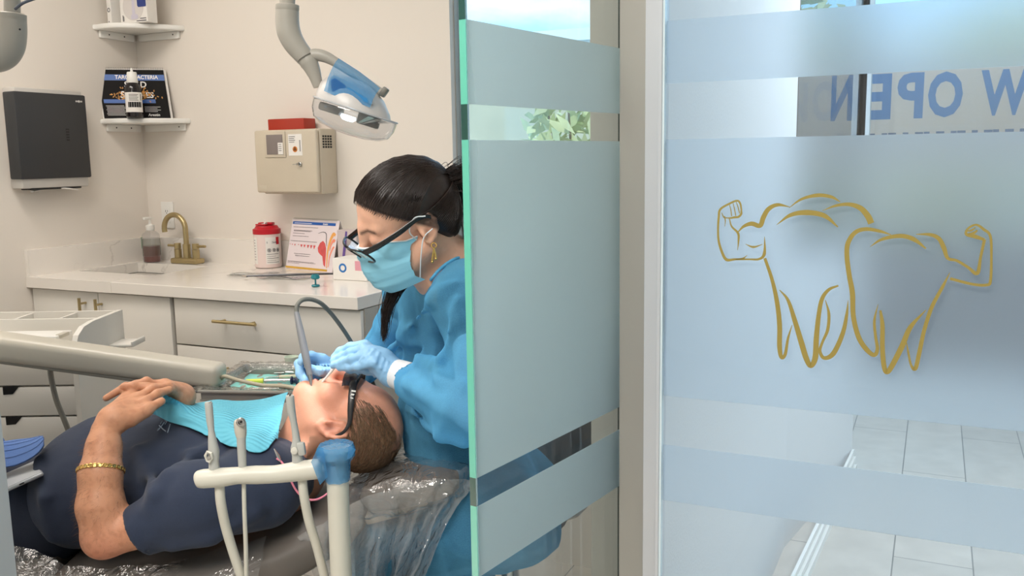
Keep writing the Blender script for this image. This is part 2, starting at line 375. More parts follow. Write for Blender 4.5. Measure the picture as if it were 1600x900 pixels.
struct(m.build('baseboard_partition', WHITE, smooth=False))
# lobby storefront with the banner
LS = 4.75
def lob(px, z): 
    d = ray(px, 450); p = on_plane(px, 300, J(1450, 450, LS), EN); return V3(p[0], p[1], z)
lo = lob(1335, 0); LD = E1
m = MB()
for off, wd_ in ((-.9, .06), (.02, .09), (1.25, .06), (2.5, .06)):
    m.box(lo+LD*off+EZ*1.3, (wd_, .09, 2.6), E1, EN, EZ)
m.box(lo+LD*.8+EZ*.08, (3.6, .09, .16), E1, EN, EZ).box(lo+LD*.8+EZ*2.62, (3.6, .09, .26), E1, EN, EZ)
w2 = struct(m.build('window_2', principled('white_storefront_frame', srgb(225, 228, 230), .4), smooth=False))
MB().box(lo+LD*.8+EZ*1.3+EN*.0, (3.4, .008, 2.35), E1, EN, EZ).build('pane', GLASS, w2, smooth=False)
struct(MB().box(V3(5.45, .6, 1.37), (.1, 5.4, 2.75)).build('wall_right', CEIL, smooth=False))
struct(MB().box(V3(.5, -2.15, 1.37), (10, .1, 2.75)).build('wall_hall', principled('hall_wall_paint', srgb(215, 210, 202), .7), smooth=False))
struct(MB().box(V3(-4.45, .5, 1.37), (.1, 5.3, 2.75)).build('wall_far_left', WALL, smooth=False))
MB().box(lo+LD*1.0+EZ*.53-EN*.02, (3.4, .05, .74), E1, EN, EZ).build('bulkhead', principled('bulkhead_grey', srgb(70, 74, 84), .5), w2, smooth=False)
# wall end at the left of the doorway
q = J(16, 780, 1.45); struct(MB().box(V3(q[0]-.25, 1.40, 1.37), (.5, .10, 2.75), bev=.004).build('trim_1', principled('door_jamb_paint', srgb(205, 208, 208), .45), smooth=False))

# ------------------------------------------------------------------ glass door, post, glass partition
G0 = V3(-.066, 1.25, 0); GD = V3(.571, .821, 0); GN = V3(.821, -.571, 0)   # near edge, direction, outward normal (towards camera right)
DZ = [0.02, .738, .847, .890, 1.374, 1.422, 1.534, 2.45]; DL = .458
def dslab(mb, u0, u1, z0, z1, w0, w1): return mb.box(G0+GD*(u0+u1)/2+GN*(w0+w1)/2+EZ*(z0+z1)/2, (u1-u0, abs(w1-w0), z1-z0), GD, GN, EZ)
GT = .011
def door_glass(N, L, b):
    clear_glass(N, L, b)
    for n in N:
        if n.type == 'BSDF_TRANSPARENT': n.inputs['Color'].default_value = (.93, .972, .972, 1)
DGLASS = node_mat('door_glass', door_glass)
m = dslab(MB(), .004, DL, .02, 2.45, 0, GT); door = struct(m.build('door_1', DGLASS, smooth=False))
m = MB()
for i in (1, 3, 5): dslab(m, .0, DL, DZ[i], DZ[i+1], -.0008, -.0002) if 0 else dslab(m, .002, DL, DZ[i], DZ[i+1], GT+.0003, GT+.0009)
# film covers bands 1-2, 3-4, 5-6
m.build('frosted_film', FROST_D, door, 'frosted white film bands on the glass door', smooth=False)
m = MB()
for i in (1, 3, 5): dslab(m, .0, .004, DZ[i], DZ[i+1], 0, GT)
m.build('lit_edge', principled('lit_glass_edge', srgb(110, 214, 188), .25, trans=.35, spec=.6), door, 'turquoise glass edge with the glow of the frosted bands painted in', smooth=False)  # light scattered in by the film is put into this edge colour
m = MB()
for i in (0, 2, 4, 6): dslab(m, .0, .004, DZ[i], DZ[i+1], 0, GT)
m.build('unlit_edge', principled('unlit_glass_edge', srgb(22, 84, 72), .15, trans=.4, spec=.6), door, 'dark green glass edge painted unlit beside the clear bands', smooth=False)  # same glass edge, coloured darker where no film scatters light into it
# post
pl = on_plane(967, 450, V3(.249, 1.545, 0), EN); pr = on_plane(1012, 450, V3(.249, 1.545, 0), EN)
s0 = (pl-CORNER)@E1; s1 = (pr-CORNER)@E1; t0 = (pl-CORNER)@EN
post = struct(MB().rbox(s0, s1+.004, t0, t0+.07, 0, 2.75, .003).build('trim_2', GREYP, smooth=False))
jl = on_plane(928, 450, room(0, t0+.16, 0), EN); sj = (jl-CORNER)@E1
MB().rbox(sj, s1+.0, t0+.14, t0+.2, 0, 2.75, .002).rbox(s0+.03, s1+.0, t0+.07, t0+.14, 0, 2.75).build('jamb', GREYP, post, smooth=False)
MB().box(G0+GD*(DL+.003)+GN*GT/2+EZ*1.25, (.006, .014, 2.5), GD, GN, EZ).build('gasket', principled('dark_rubber', srgb(60, 66, 62), .6), post, smooth=False)
# fixed glass partition
FQ = V3(.249, 1.5, 0); ft = (FQ-CORNER)@EN; fs = (FQ-CORNER)@E1
PZ = [.0, .748, .849, .937, 1.374, 1.465, 1.565, 2.75]
fz = fs+.003
def panel_glass(N, L, b):
    clear_glass(N, L, b)
    for n in N:
        if n.type == 'BSDF_TRANSPARENT': n.inputs['Color'].default_value = (.95, .975, .985, 1)
pane2 = struct(MB().rbox(fz, fs+1.9, ft, ft+.01, .02, 2.70).build('window_4', node_mat('panel_glass', panel_glass), smooth=False))
m = MB()
for i in (1, 3, 5): m.rbox(fz+.004, fs+1.9, ft+.0105, ft+.0112, PZ[i], PZ[i+1])
m.build('frosted_film', FROST_P, pane2, 'frosted film bands on the fixed glass panel', smooth=False)
ch = struct(MB().rbox(s1+.002, fz+.001, ft+.012, ft+.035, 0, 2.75, .001).rbox(fz-.006, fz+.0, ft-.004, ft+.012, 0, 2.75, .001).build('trim_3', principled('pale_channel', srgb(206, 208, 212), .3, .2), smooth=False))
MB().rbox(fz, fz+.0035, ft-.0012, ft+.011, .02, 2.70).build('polished_edge', principled('bright_glass_edge', srgb(225, 240, 245), .1, spec=.8), pane2, smooth=False)
# --- the pair of flexing teeth in gold vinyl on the glass
def z6(p): return (1100+p[0]/2.82, 281+p[1]/2.82)
def z7(p): return (1300+p[0]/2.82, 281+p[1]/2.82)
LO = room(fs, ft-.0006, 0); lx = E1; ly = EZ
def to_panel(pts, fn):
    o_ = []
    for p in pts:
        q = on_plane(*fn(p), LO, EN); o_.append(((q-LO)@E1, q[2]))
    return o_
pxm = 1.27/FP/2.82*1.0
STR = [(z6, [(165,135),(160,105),(145,92),(110,106),(72,130),(65,165),(62,220),(65,270),(80,320),(100,352),(140,350),(200,350),(243,349),(266,325),(267,250)], [8,9,10,10,11,11,10,11,13,15,10,8,11,16,2]),
 (z6, [(78,145),(88,165),(104,168),(118,168),(135,165),(152,163),(164,150),(164,135)], [3,7,5,9,11,11,11,8]), (z6, [(112,108),(118,130),(122,160)], [3,5,5]), (z6, [(128,102),(134,126),(140,158)], [3,5,5]),
 (z6, [(142,97),(150,120),(157,148)], [3,5,5]), (z6, [(90,160),(94,180),(92,206)], [7,5,2]),
 (z6, [(112,170),(122,205),(150,235),(152,270),(148,310)], [5,8,12,9,2]),
 (z6, [(150,230),(175,205),(210,193),(247,202),(262,165),(285,128),(325,110),(380,120)], [4,14,22,22,24,22,17,2]),
 (z6, [(183,283),(218,296),(258,284)], [2,11,2]), (z6, [(140,350),(172,346),(190,332)], [8,8,2]),
 (z6, [(375,123),(430,85),(500,68),(560,75),(600,97)], [2,12,18,15,4]), (z6, [(320,198),(380,156),(450,144),(530,158),(590,208)], [2,18,26,22,5]),
 (z6, [(522,136),(580,114),(640,108),(690,125),(722,160),(737,192)], [2,12,18,24,28,28]),
 (z6, [(268,345),(300,440),(322,540),(333,640),(333,735),(341,782),(358,768),(370,700),(388,640)], [14,17,22,24,24,18,16,12,3]),
 (z6, [(333,485),(370,530),(400,620),(430,720),(450,785),(470,820),(490,785),(495,700),(505,600),(520,525),(550,484),(592,466)], [4,15,23,27,27,22,27,25,21,19,15,8]),
 (z6, [(535,530),(550,590),(545,660),(522,715),(511,755),(530,785),(570,765),(610,680),(628,600),(635,530)], [3,14,15,12,14,18,24,21,15,2]),
 (z7, [(260,242),(210,226),(150,217),(102,232),(70,280),(66,340),(76,420),(90,500),(94,600),(116,690),(150,745),(185,772),(200,745),(192,690),(187,620),(203,548)], [4,14,18,20,22,22,22,24,22,23,23,20,16,13,12,2]),
 (z7, [(168,295),(220,262),(300,247),(360,262),(414,303)], [2,14,20,20,6]),
 (z7, [(370,240),(430,241),(470,258),(493,300),(510,345),(550,356),(600,386),(640,412),(655,340),(672,262)], [3,15,18,20,14,12,12,17,11,13]),
 (z7, [(672,264),(632,250),(592,240),(600,214),(635,198),(668,218),(698,250),(702,350),(698,445),(682,463),(620,460),(520,435)], [12,18,12,9,9,12,11,10,12,13,12,13]),
 (z7, [(598,226),(615,222),(632,210)], [5,9,4]), (z7, [(600,238),(625,234),(640,222)], [4,12,8]),
 (z7, [(520,408),(488,470),(440,560),(407,660),(385,760),(367,832),(348,815),(336,760),(327,710)], [2,14,17,17,19,18,10,9,3]),
 (z7, [(213,575),(222,640),(222,740),(229,820),(242,848),(265,818),(310,730),(345,650),(414,573)], [10,20,22,22,20,24,25,21,3])]
m = MB()
for fn, pts, w in STR: m.stroke(to_panel(pts, fn), np.array(w)*pxm, LO, E1, EZ, .0004, 6)
m.build('tooth_decal', principled('gold_vinyl', srgb(176, 156, 84), .38, .55), pane2, 'gold line drawing of two teeth flexing muscular arms', smooth=False)

# ------------------------------------------------------------------ outdoors
GR = principled('pavement', srgb(208, 206, 200), .8, noise=.15, nscale=4)
struct(MB().box(V3(2, 24, -.06), (60, 38, .1)).build('ground', GR, smooth=False))
# banner outside the lobby window
bt = lob(1335, 0)+EN*.12
def bp(px, py): q = on_plane(px, py, bt, EN); return q
q0 = bp(1225, 165); q1 = q0+E1*1.9; zt = bp(1450, 100)[2]; zb = bp(1450, 262)[2]
ban = thing('banner', 'pale banner with mirrored blue NOW OPEN lettering outside the lobby window', 'banner', V3(*(q0+q1)[:2]/2, zb) if 0 else ((q0[0]+q1[0])/2, (q0[1]+q1[1])/2, zb))
BANM = film('banner_vinyl', srgb(255, 238, 234), .97, .3, .4, 12, .3, .92)
nx_, nz_ = 40, 10; V = []; Fc = []
for sd in (0, .002):
    for i in range(nx_+1):
        for j in range(nz_+1):
            p = q0+E1*(1.9*i/nx_); V.append(V3(p[0], p[1], zb+(zt-zb)*j/nz_)+EN*(sd+.004*math.sin(i*1.3+j*.4)))
K = (nx_+1)*(nz_+1)
for sd in (0, 1):
    for i in range(nx_):
        for j in range(nz_):
            f_ = [sd*K+i*(nz_+1)+j, sd*K+(i+1)*(nz_+1)+j, sd*K+(i+1)*(nz_+1)+j+1, sd*K+i*(nz_+1)+j+1]; Fc.append(f_ if sd == 0 else f_[::-1])
link_mesh('vinyl_sheet', V, Fc, BANM, ban)
LETM = film('banner_blue', srgb(136, 178, 232), .95, .4, 0, 12, .3, .80)
for ch_, pl0, pr0 in (('N', 1298, 1331), ('E', 1353, 1391), ('P', 1400, 1441), ('O', 1448, 1502), ('W', 1529, 1606), ('O', 1616, 1672), ('N', 1682, 1726)):
    m = MB().text(ch_, (0, 0, 0), (1, 0, 0), (0, 1, 0), 1, 0, bold=.035); v = np.array(m.v); v -= v.min(0); v /= v.max(0)+1e-9
    pm = (pl0+pr0)/2; a = bp(pr0, 190); b_ = bp(pl0, 190); z1 = bp(pm, 117-(pm-1345)*.038)[2]; z0 = bp(pm, 188-(pm-1345)*.034)[2]
    m.v = [tuple(V3(a[0], a[1], z0)+(b_-a)*V3(1, 1, 0)*p[0]+EZ*(z1-z0)*p[1]-EN*.014) for p in v]; m.build('letter', LETM, ban, smooth=False)
m = MB()
for k in range(16):
    q = bp(1340+k*18+(k % 3)*3, 211-(k*18)*.034); m.box(V3(q[0], q[1], q[2]-.03)-EN*.012, (.028+.012*(k % 2), .002, .07), E1, EN, EZ)
m.build('small_lettering', principled('banner_grey', srgb(120, 128, 150), .5), ban, smooth=False)
# white building and shrubs beyond the treatment room window
bq = on_plane(880, 48, room(0, 6.0, 0), EN)
bld = thing('building', 'white flat-roofed building far beyond the treatment room window', 'building', room(2.0, 7.5, 0))
BW = principled('white_render', srgb(232, 238, 240), .7)
zr = bq[2]; sb = (on_plane(836, 52, room(0, 6.0, 0), EN)-CORNER)@E1
MB().rbox(sb, sb+7.0, 6.0, 9.0, 0, zr-.12).build('wall', BW, bld, smooth=False)
MB().rbox(sb-.1, sb+7.1, 5.9, 9.1, zr-.12, zr).build('parapet', BW, bld, smooth=False)
bl2 = thing('building', 'low beige building behind the shrubs outside the treatment room window', 'building', room(1.0, 4.9, 0))
z2 = on_plane(800, 112, room(0, 4.4, 0), EN)[2]
BEIW = principled('beige_stucco', srgb(206, 198, 176), .8, noise=.12, nscale=2)
MB().rbox(-2.5, 3.6, 4.4, 5.4, 0, z2-.1).build('wall', BEIW, bl2, smooth=False); MB().rbox(-2.6, 3.7, 4.3, 5.5, z2-.1, z2).build('roof', BW, bl2, smooth=False)
def shrub(c, r, h, label, seed):
    rg = np.random.default_rng(seed); root = thing('shrub', label, 'shrub', c, 'shrubs outside the treatment room window'); c = np.asarray(c)
    m = MB()
    for k in range(5):
        a = k*1.26; m.tube([c+V3(0, 0, 0), c+V3(.3*r*math.cos(a), .3*r*math.sin(a), h*.4), c+V3(.6*r*math.cos(a+.3), .6*r*math.sin(a+.3), h*.85)], [.025, .018, .006], 6)
    m.build('stem', principled('bark', srgb(120, 100, 80), .8), root)
    n = 700; u = rg.normal(size=(n, 3)); u /= np.linalg.norm(u, axis=1)[:, None]; rad = rg.uniform(.35, 1, n)**.5
    P = c+V3(0, 0, h*.55)+u*rad[:, None]*np.array([r, r, h*.45]); D = rg.normal(size=(n, 3)); D /= np.linalg.norm(D, axis=1)[:, None]
    E = np.cross(D, rg.normal(size=(n, 3))); E /= np.linalg.norm(E, axis=1)[:, None]; Ls = .10; Ws = .035
    V = np.stack([P-D*Ls, P+E*Ws, P+D*Ls, P-E*Ws], 1).reshape(-1, 3); Fc = np.arange(4*n).reshape(n, 4)
    link_mesh('foliage', V, Fc, principled('pale_leaf', srgb(214, 216, 168), .6, noise=.3, nscale=3), root, smooth=False)
for k in range(5):
    shrub(room(1.0+k*1.3, 3.2+.35*(k % 2), 0), .6, 2.0+.18*((k*3) % 4), ['leftmost pale green shrub outside the bay window', 'second pale green shrub from the left outside the bay window', 'middle pale green shrub of the row outside the bay window', 'second pale green shrub from the right outside the bay window', 'rightmost pale green shrub outside the bay window'][k], 50+k)
# ================================================================== cabinets, worktop, sink
wt = tag(MB().rbox(0, .045, -.64, 0, .868, .91).rbox(.045, .47, -.64, -.43, .868, .91).rbox(.045, .47, -.125, 0, .868, .91).rbox(.47, 1.58, -.64, 0, .868, .91, .002)
   .rbox(0, .018, -.635, -.0, .91, 1.015).rbox(.018, 1.58, -.018, 0, .91, 1.015).build('worktop', QUARTZ, smooth=False),
   'continuous white quartz worktop with faint grey veins and upstand', 'worktop')
sk = thing('sink', 'undermount stainless steel sink below the brass faucet', 'sink', room(.26, -.28, .73))
m = MB(); 
for a in ((.045, .047, -.43, -.125), (.468, .47, -.43, -.125), (.045, .47, -.43, -.428), (.045, .47, -.127, -.125)): m.rbox(*a, .73, .868)
m.rbox(.045, .47, -.43, -.125, .725, .731).build('basin', principled('dark_basin_steel', srgb(110, 106, 98), .35, .9), sk, smooth=False)
MB().lathe([(.0, .0), (.03, .0), (.034, .003), (.03, .006), (0, .005)], room(.26, -.28, .731)).build('drain', STEEL, sk)
CF_ = -.62
def cab(name, label, s0, s1): return thing(name, label, 'cabinet', room((s0+s1)/2, -.3, 0))
c1 = cab('base_cabinet', 'white two-door base cabinet under the sink', 0, .75)
MB().rbox(.002, .75, -.60, -.002, .10, .866).rbox(.02, .74, -.55, -.5, 0, .10).build('body', LAMG, c1, smooth=False)
for a, b, hs in ((.006, .371, .305), (.375, .742, .392)):
    d = MB().rbox(a, b, CF_, -.602, .115, .862, .0015).build('door', LAM, c1)
    MB().tube([room(hs, CF_-.03, .74), room(hs, CF_-.03, .842)], .006, 12).tube([room(hs, CF_, .765), room(hs, CF_-.03, .765)], .0045, 10).tube([room(hs, CF_, .82), room(hs, CF_-.03, .82)], .0045, 10).build('handle', BRASS, d)
c2 = cab('drawer_cabinet', 'white wide drawer cabinet with a brass bar handle right of the sink cabinet', .76, 1.58)
MB().rbox(.752, 1.58, -.60, -.002, .10, .866).rbox(.77, 1.57, -.55, -.5, 0, .10).build('body', LAMG, c2, smooth=False)
for z0, z1 in ((.695, .862), (.42, .689), (.115, .414)):
    d = MB().rbox(.762, 1.576, CF_, -.602, z0, z1, .0015).build('drawer', LAM, c2); zh = z1-.067
    MB().tube([room(.97, CF_-.03, zh), room(1.162, CF_-.03, zh)], .006, 12).tube([room(1.0, CF_, zh), room(1.0, CF_-.03, zh)], .0045, 10).tube([room(1.132, CF_, zh), room(1.132, CF_-.03, zh)], .0045, 10).build('handle', BRASS, d)

# faucet
f0 = room(.292, -.075, .91); fa = thing('faucet', 'brushed brass two-handle faucet with high arched spout', 'faucet', f0)
def fl(x, z, t=0): return f0+E1*x+EZ*z+EN*t
MB().box(fl(0, .012), (.15, .055, .024), E1, EN, EZ, .006).build('base_plate', BRASS, fa)
sp = [fl(0, .024), fl(0, .09), fl(0, .15)]+[fl(-.062+.062*math.cos(a), .15+.062*math.sin(a)) for a in np.linspace(.15, math.pi+.25, 16)]
MB().tube(sp, .0115, 18).tube([fl(0, .02), fl(0, .085)], .0165, 20).build('spout', BRASS, fa)
for sg in (-1, 1):
    h = MB().tube([fl(.052*sg, .024), fl(.052*sg, .062)], .0155, 20).tube([fl(.052*sg, .064), fl(.052*sg, .088)], .0145, 20).build('handle', BRASS, fa)
    MB().tube([fl(.052*sg, .076), fl(.108*sg, .077)], [.006, .0055], 12).build('lever', BRASS, h)

# soap bottle
b0_ = room(.099, -.09, .91); so = thing('soap_bottle', 'clear plastic pump bottle half full of red-brown liquid by the sink', 'bottle', b0_)
MB().lathe([(.0, .001), (.036, .001), (.039, .006), (.039, .11), (.036, .125), (.022, .138), (.016, .142), (.016, .15), (0, .15)], b0_).build('bottle', CLEARP, so)
MB().lathe([(0, .004), (.036, .004), (.0365, .074), (0, .074)], b0_).build('liquid', principled('iodine_liquid', srgb(112, 44, 32), .15, spec=.6), so, 'red-brown liquid')
MB().lathe([(.017, .142), (.0185, .145), (.0185, .165), (.010, .168), (.006, .172), (.006, .19), (0, .19)], b0_).box(b0_+EZ*.196-EN*.012, (.013, .045, .012), E1, EN, EZ, .004).build('pump', WHITE, so)
MB().lathe([(.0393, .03), (.0395, .032), (.0395, .105), (.0393, .107)], b0_, xref=-E1).build('wrap_label', film('clear_label', srgb(210, 214, 206), .10, .3), so)
MB().box(b0_+EZ*.088-E1*.034-EN*.02, (.004, .006, .05), E1, EN, EZ).build('green_mark', principled('label_green', srgb(40, 110, 70), .5), so)

# wall outlet
o0 = room(.121, -.004, 1.115); ou = thing('wall_outlet', 'white rectangular duplex wall outlet behind the faucet', 'outlet', room(.121, 0, 1.05))
MB().box(o0, (.072, .007, .118), E1, EN, EZ, .002).build('cover_plate', WHITE, ou)
r_ = MB().box(o0-EN*.004, (.034, .004, .068), E1, EN, EZ, .001).build('receptacle', WHITE, ou)
for dz in (-.018, .018):
    for dx, dd, w_, h_ in ((-.006, 0, .0025, .009), (.006, 0, .0025, .008), (0, -.009, .004, .004)): MB().box(o0-EN*.006+E1*dx+EZ*(dz+dd), (w_, .001, h_), E1, EN, EZ).build('slot', BLACK, r_, smooth=False)

# paper towel dispenser on the left wall
d0 = room(0, -.535, 1.28); pd = thing('paper_towel_dispenser', 'charcoal paper towel dispenser mounted on the left wall', 'towel dispenser', d0)
def dl(s, t, z): return room(s, -.517+t, 1.255+z)
MB().box(dl(.038, 0, .195), (.070, .300, .385), E1, EN, EZ, .006).build('back_shell', principled('dispenser_grey', srgb(196, 192, 186), .4), pd)
MB().box(dl(.048, 0, .205), (.068, .318, .332), E1, EN, EZ, .006).build('front_cover', DARK, pd, 'charcoal front cover')
m = MB()
for k in range(5): m.box(dl(.0826, .06,   .190+k*.0105), (.001, .014, .0055), E1, EN, EZ)
m.build('level_window', BLACK, pd, smooth=False)
m = MB(); 
for k, w_ in enumerate((.004, .004, .005, .003, .004)): m.box(dl(.0826, .112+k*.0065, .345), (.0008, w_, .006+.003*(k == 2)), E1, EN, EZ)
m.build('emblem', WHITE, pd, smooth=False)
m = MB(); m.box(dl(.04, 0, .001), (.06, .23, .010), E1, EN, EZ, .003); m.build('outlet_slot', BLACK, pd)
m = MB(); P = [dl(.055+.010*math.sin(3*x), .10*x, -.006+.006*math.cos(2.2*x)) for x in np.linspace(-1, 1, 14)]
m.tube(P, .010, 8, flat=.35); m.build('paper_towel', PAPER, pd)

# corner shelves
def shelf(z, label):
    r = thing('corner_shelf', label, 'shelf', room(0, 0, z), 'white corner shelves')
    pts = [(0, 0), (.29, 0), (.29, -.012)]+[(.29-.30*u+.01*u, -.012-.205*u-.085*math.sin(math.pi*u)*1.0) for u in np.linspace(.04, .96, 14)]+[(.0, -.225)]
    b = bmesh.new(); 
    lo = [b.verts.new(Vector(room(p[0], p[1], z-.022).tolist())) for p in pts]; hi = [b.verts.new(Vector(room(p[0], p[1], z).tolist())) for p in pts]
    b.faces.new(lo); b.faces.new(hi[::-1]); n = len(pts)
    for i in range(n): b.faces.new((lo[i], lo[(i+1) % n], hi[(i+1) % n], hi[i]))
    bmesh.ops.recalc_face_normals(b, faces=b.faces[:])
    bmesh.ops.bevel(b, geom=[e for e in b.edges if abs(e.verts[0].co.z-e.verts[1].co.z) < 1e-6], offset=.006, segments=3, affect='EDGES', profile=.5)
    MB().bm(b).build('board', WHITE, r)
    b1 = MB().rbox(.0, .014, -.20, -.02, z-.052, z-.022, .003).build('bracket', WHITE, r); b2 = MB().rbox(.03, .265, -.014, 0, z-.052, z-.022, .003).build('bracket', WHITE, r)
    for t in (-.155, -.075): MB().lathe([(0, 0), (.0032, 0), (.0032, .001), (0, .001)], room(.0141, t, z-.036), E1, 10).build('screw', BLACK, b1)
    MB().lathe([(0, 0), (.0032, 0), (.0032, .001), (0, .001)], room(.235, -.0141, z-.035), -EN, 10).build('screw', BLACK, b2)
    return r
shelf(1.93, 'upper white corner shelf carrying the white product boxes')
shelf(1.538, 'lower white corner shelf carrying the black flip chart')

# black flip chart on the lower shelf:  O origin lower-left, X along, Y up
def pix_frame(p00, p10, p01, Yd):
    """flat frame through three picture points at their depths"""
    a = J(*p00, Yd[0]); b = J(*p10, Yd[1]); c = J(*p01, Yd[2]); return a, b-a, c-a
ZS = 1.539
a_ = on_z(162, 180, ZS); b_ = on_z(268, 179.5, ZS)
a_ = room(.035, -.165, ZS); b_ = room(.235, -.055, ZS)
# fit to the picture: lower corners at px 162 and 268
def at_px_on_z(px, t, z):
    lo_, hi_ = -1., 2.
    for _ in range(50):
        mid = (lo_+hi_)/2; v = room(mid, t, z)-CO; x = 800+FP*(v@CR)/(v@CF)
        if x < px: lo_ = mid
        else: hi_ = mid
    return room(mid, t, z)
a_ = room(.014, -.214, ZS); b_ = at_px_on_z(268, -.040, ZS)
X_ = unit(b_-a_); W_ = np.linalg.norm(b_-a_); bk = np.cross(EZ, X_); Yv = unit(EZ*.97+bk*.18); Hh = .222
fc = thing('flip_chart', 'black desk flip chart with blue TARGET BACTERIA banner on the lower shelf', 'flip chart', (a_+b_)/2)
Nf = unit(np.cross(X_, Yv))
sl = -.022
def fq(u, v, d=0.): return a_+X_*(u*W_+sl*v)+Yv*(v*Hh)+Nf*d
def quad(mb, u0, u1, v0, v1, d0, d1, fr):
    P = [fr(u0, v0, d0), fr(u1, v0, d0), fr(u1, v1, d0), fr(u0, v1, d0), fr(u0, v0, d1), fr(u1, v0, d1), fr(u1, v1, d1), fr(u0, v1, d1)]
    return mb.add(P, [(3, 2, 1, 0), (4, 5, 6, 7), (0, 1, 5, 4), (1, 2, 6, 5), (2, 3, 7, 6), (3, 0, 4, 7)])
BLKP = principled('black_print', srgb(24, 21, 21), .65, spec=.2); BLUP = principled('blue_print', srgb(44, 92, 168), .35); WHP = principled('white_print', srgb(240, 238, 234), .5)
quad(quad(MB(), -.02, 1.02, 0, .97, -.014, -.006, fq), 0, 0.995, 0, .98, -.004, 0, fq).build('board', PAPER, fc, smooth=False)
quad(MB(), 0, .99, .004, .955, .0, .0012, fq).build('page', BLKP, fc, smooth=False)
quad(quad(MB(), 0, .985, .745, .86, .0012, .0018, fq), .03, .80, .30, .375, .0012, .0018, fq).build('blue_bands', BLUP, fc, smooth=False)
m = MB()
m.text('TARGE', fq(.245, .775, .0022), X_, Yv, .023, .0, bold=.02, sx=.92).text('BACTERIA', fq(.53, .775, .0022), X_, Yv, .023, .0, bold=.02, sx=.92)
m.text('S', fq(.365, .61, .0022), X_, Yv, .036, 0, bold=.02).text('D', fq(.60, .61, .0022), X_, Yv, .036, 0, bold=.02)
m.text('S', fq(.285, .405, .0022), X_, Yv, .04, 0, bold=.03).text('RES', fq(.585, .405, .0022), X_, Yv, .034, 0, bold=.03)
for k in range(8): quad(m, .06 if k % 3 else .05, .32+.06*((k*5) % 3), .245-k*.026, .252-k*.026, .0012, .0018, fq)
for k in range(4): quad(m, .62, .86-.05*(k % 2), .22-k*.03, .227-k*.03, .0012, .0018, fq)
m.text('Arestin', fq(.66, .045, .0022), X_, Yv, .016, 0, bold=.02)
m.build('lettering', WHP, fc, smooth=False)
m = MB(); rg = np.random.default_rng(3)
for k in range(150):
    u = rg.normal(.5, .2); v = .38+.30*rg.random()*max(0, 1-abs(u-.5)*1.9)+.03*rg.normal()
    if not .1 < u < .93: continue
    c = fq(u, v, .0022); an = rg.uniform(0, 3.14); d = X_*math.cos(an)+Yv*math.sin(an); m.box(c, (.008, .004, .0008), d, None, Nf)
m.build('orange_granules', principled('granule_orange', srgb(214, 152, 70), .5, noise=.4, nscale=60), fc, smooth=False)
m = MB()
for k in range(38):
    u = .01+k*.0262; m.tube([fq(u, .955, .003), fq(u, .985, .005), fq(u+.004, 1.005, -.002), fq(u+.006, .98, -.010)], .0008, 5)
m.build('spiral_binding', STEEL, fc)
bb = at_px_on_z(211, -.185, ZS); bo = thing('dropper_bottle', 'dark brown bottle with white cap and label before the flip chart', 'bottle', bb)
MB().lathe([(0, .0005), (.031, .0005), (.034, .004), (.034, .118), (.030, .134), (.018, .145), (.017, .15), (0, .15)], bb).build('bottle', principled('amber_black_glass', srgb(24, 18, 20), .12, spec=.7), bo)
MB().lathe([(.022, .144), (.023, .146), (.0195, .186), (.0175, .189), (.006, .19), (.003, .205), (0, .206)], bb).build('cap', WHITE, bo)
lr = [(.0344, .022), (.0346, .023), (.0346, .104), (.0344, .105)]
m = MB(); n_ = 18; V = []; 
tc_ = math.atan2(*(-(bb[:2]))[::-1])
for z in (.022, .104):
    for k in range(n_+1):
        a = tc_-1.25+2.5*k/n_; V.append(bb+V3(.0347*math.cos(a), .0347*math.sin(a), z))
m.add(V, [(k, k+1, n_+1+k+1, n_+1+k) for k in range(n_)]); m.build('label', PAPER, bo, 'white printed label')
m = MB()
def lab(z0, z1, a0, a1):
    V = []
    for z in (z0, z1):
        for k in range(7):
            a = tc_+a0+(a1-a0)*k/6; V.append(bb+V3(.0350*math.cos(a), .0350*math.sin(a), z))
    m.add(V, [(k, k+1, 8+k, 7+k) for k in range(6)])
lab(.042, .064, -.7, .95)
for k in range(5): lab(.094-k*.006, .0962-k*.006, -.55, .55-.1*(k % 2))
lab(.07, .098, .85, .95); m.build('print', BLACK, bo, smooth=False)
# boxes on the upper shelf
ZU = 1.931
def shelf_box(px, t, w, dpt, h, yaw, name, label):
    c = at_px_on_z(px, t, ZU); X = E1*math.cos(yaw)+EN*math.sin(yaw); Y = np.cross(EZ, X)
    r = thing(name, label, 'box', c, 'product boxes on the upper shelf'); MB().box(c+EZ*h/2, (w, dpt, h), X, Y, EZ, .0015).build('carton', PAPER, r, smooth=False)
    return r, c, X, Y
r1, c1_, X1, Y1 = shelf_box(218, -.13, .150, .055, .20, .02, 'product_box', 'larger white toothbrush carton with a blue panel on the upper shelf')
O1 = c1_-Y1*.0282
m = MB(); m.lathe([(0, 0), (.058, 0), (.058, .0006), (0, .0006)], O1+EZ*.068, -Y1, 40); m.build('grey_disc', principled('print_light_grey', srgb(214, 208, 204), .5), r1)
MB().prism([(-.014, .0), (.022, 0), (.026, .012), (.018, .02), (.010, .02), (.010, .12), (-.006, .12), (-.006, .02), (-.014, .018)], O1+EZ*.015-Y1*.0008, X1, EZ, .0004).build('toothbrush_picture', principled('print_lilac', srgb(205, 200, 214), .4), r1, smooth=False)
MB().prism([(.024, .068), (.030, .062), (.070, .062), (.072, .068), (.072, .18), (.024, .18)], O1-Y1*.0008, X1, EZ, .0004).build('blue_panel', principled('print_deep_blue', srgb(44, 62, 130), .3), r1, smooth=False)
m = MB()
for k in range(2): m.box(O1+X1*(.052-.01*k)+EZ*(.016-.009*k)-Y1*.0008, (.034+.02*k, .0006, .003), X1, Y1, EZ)
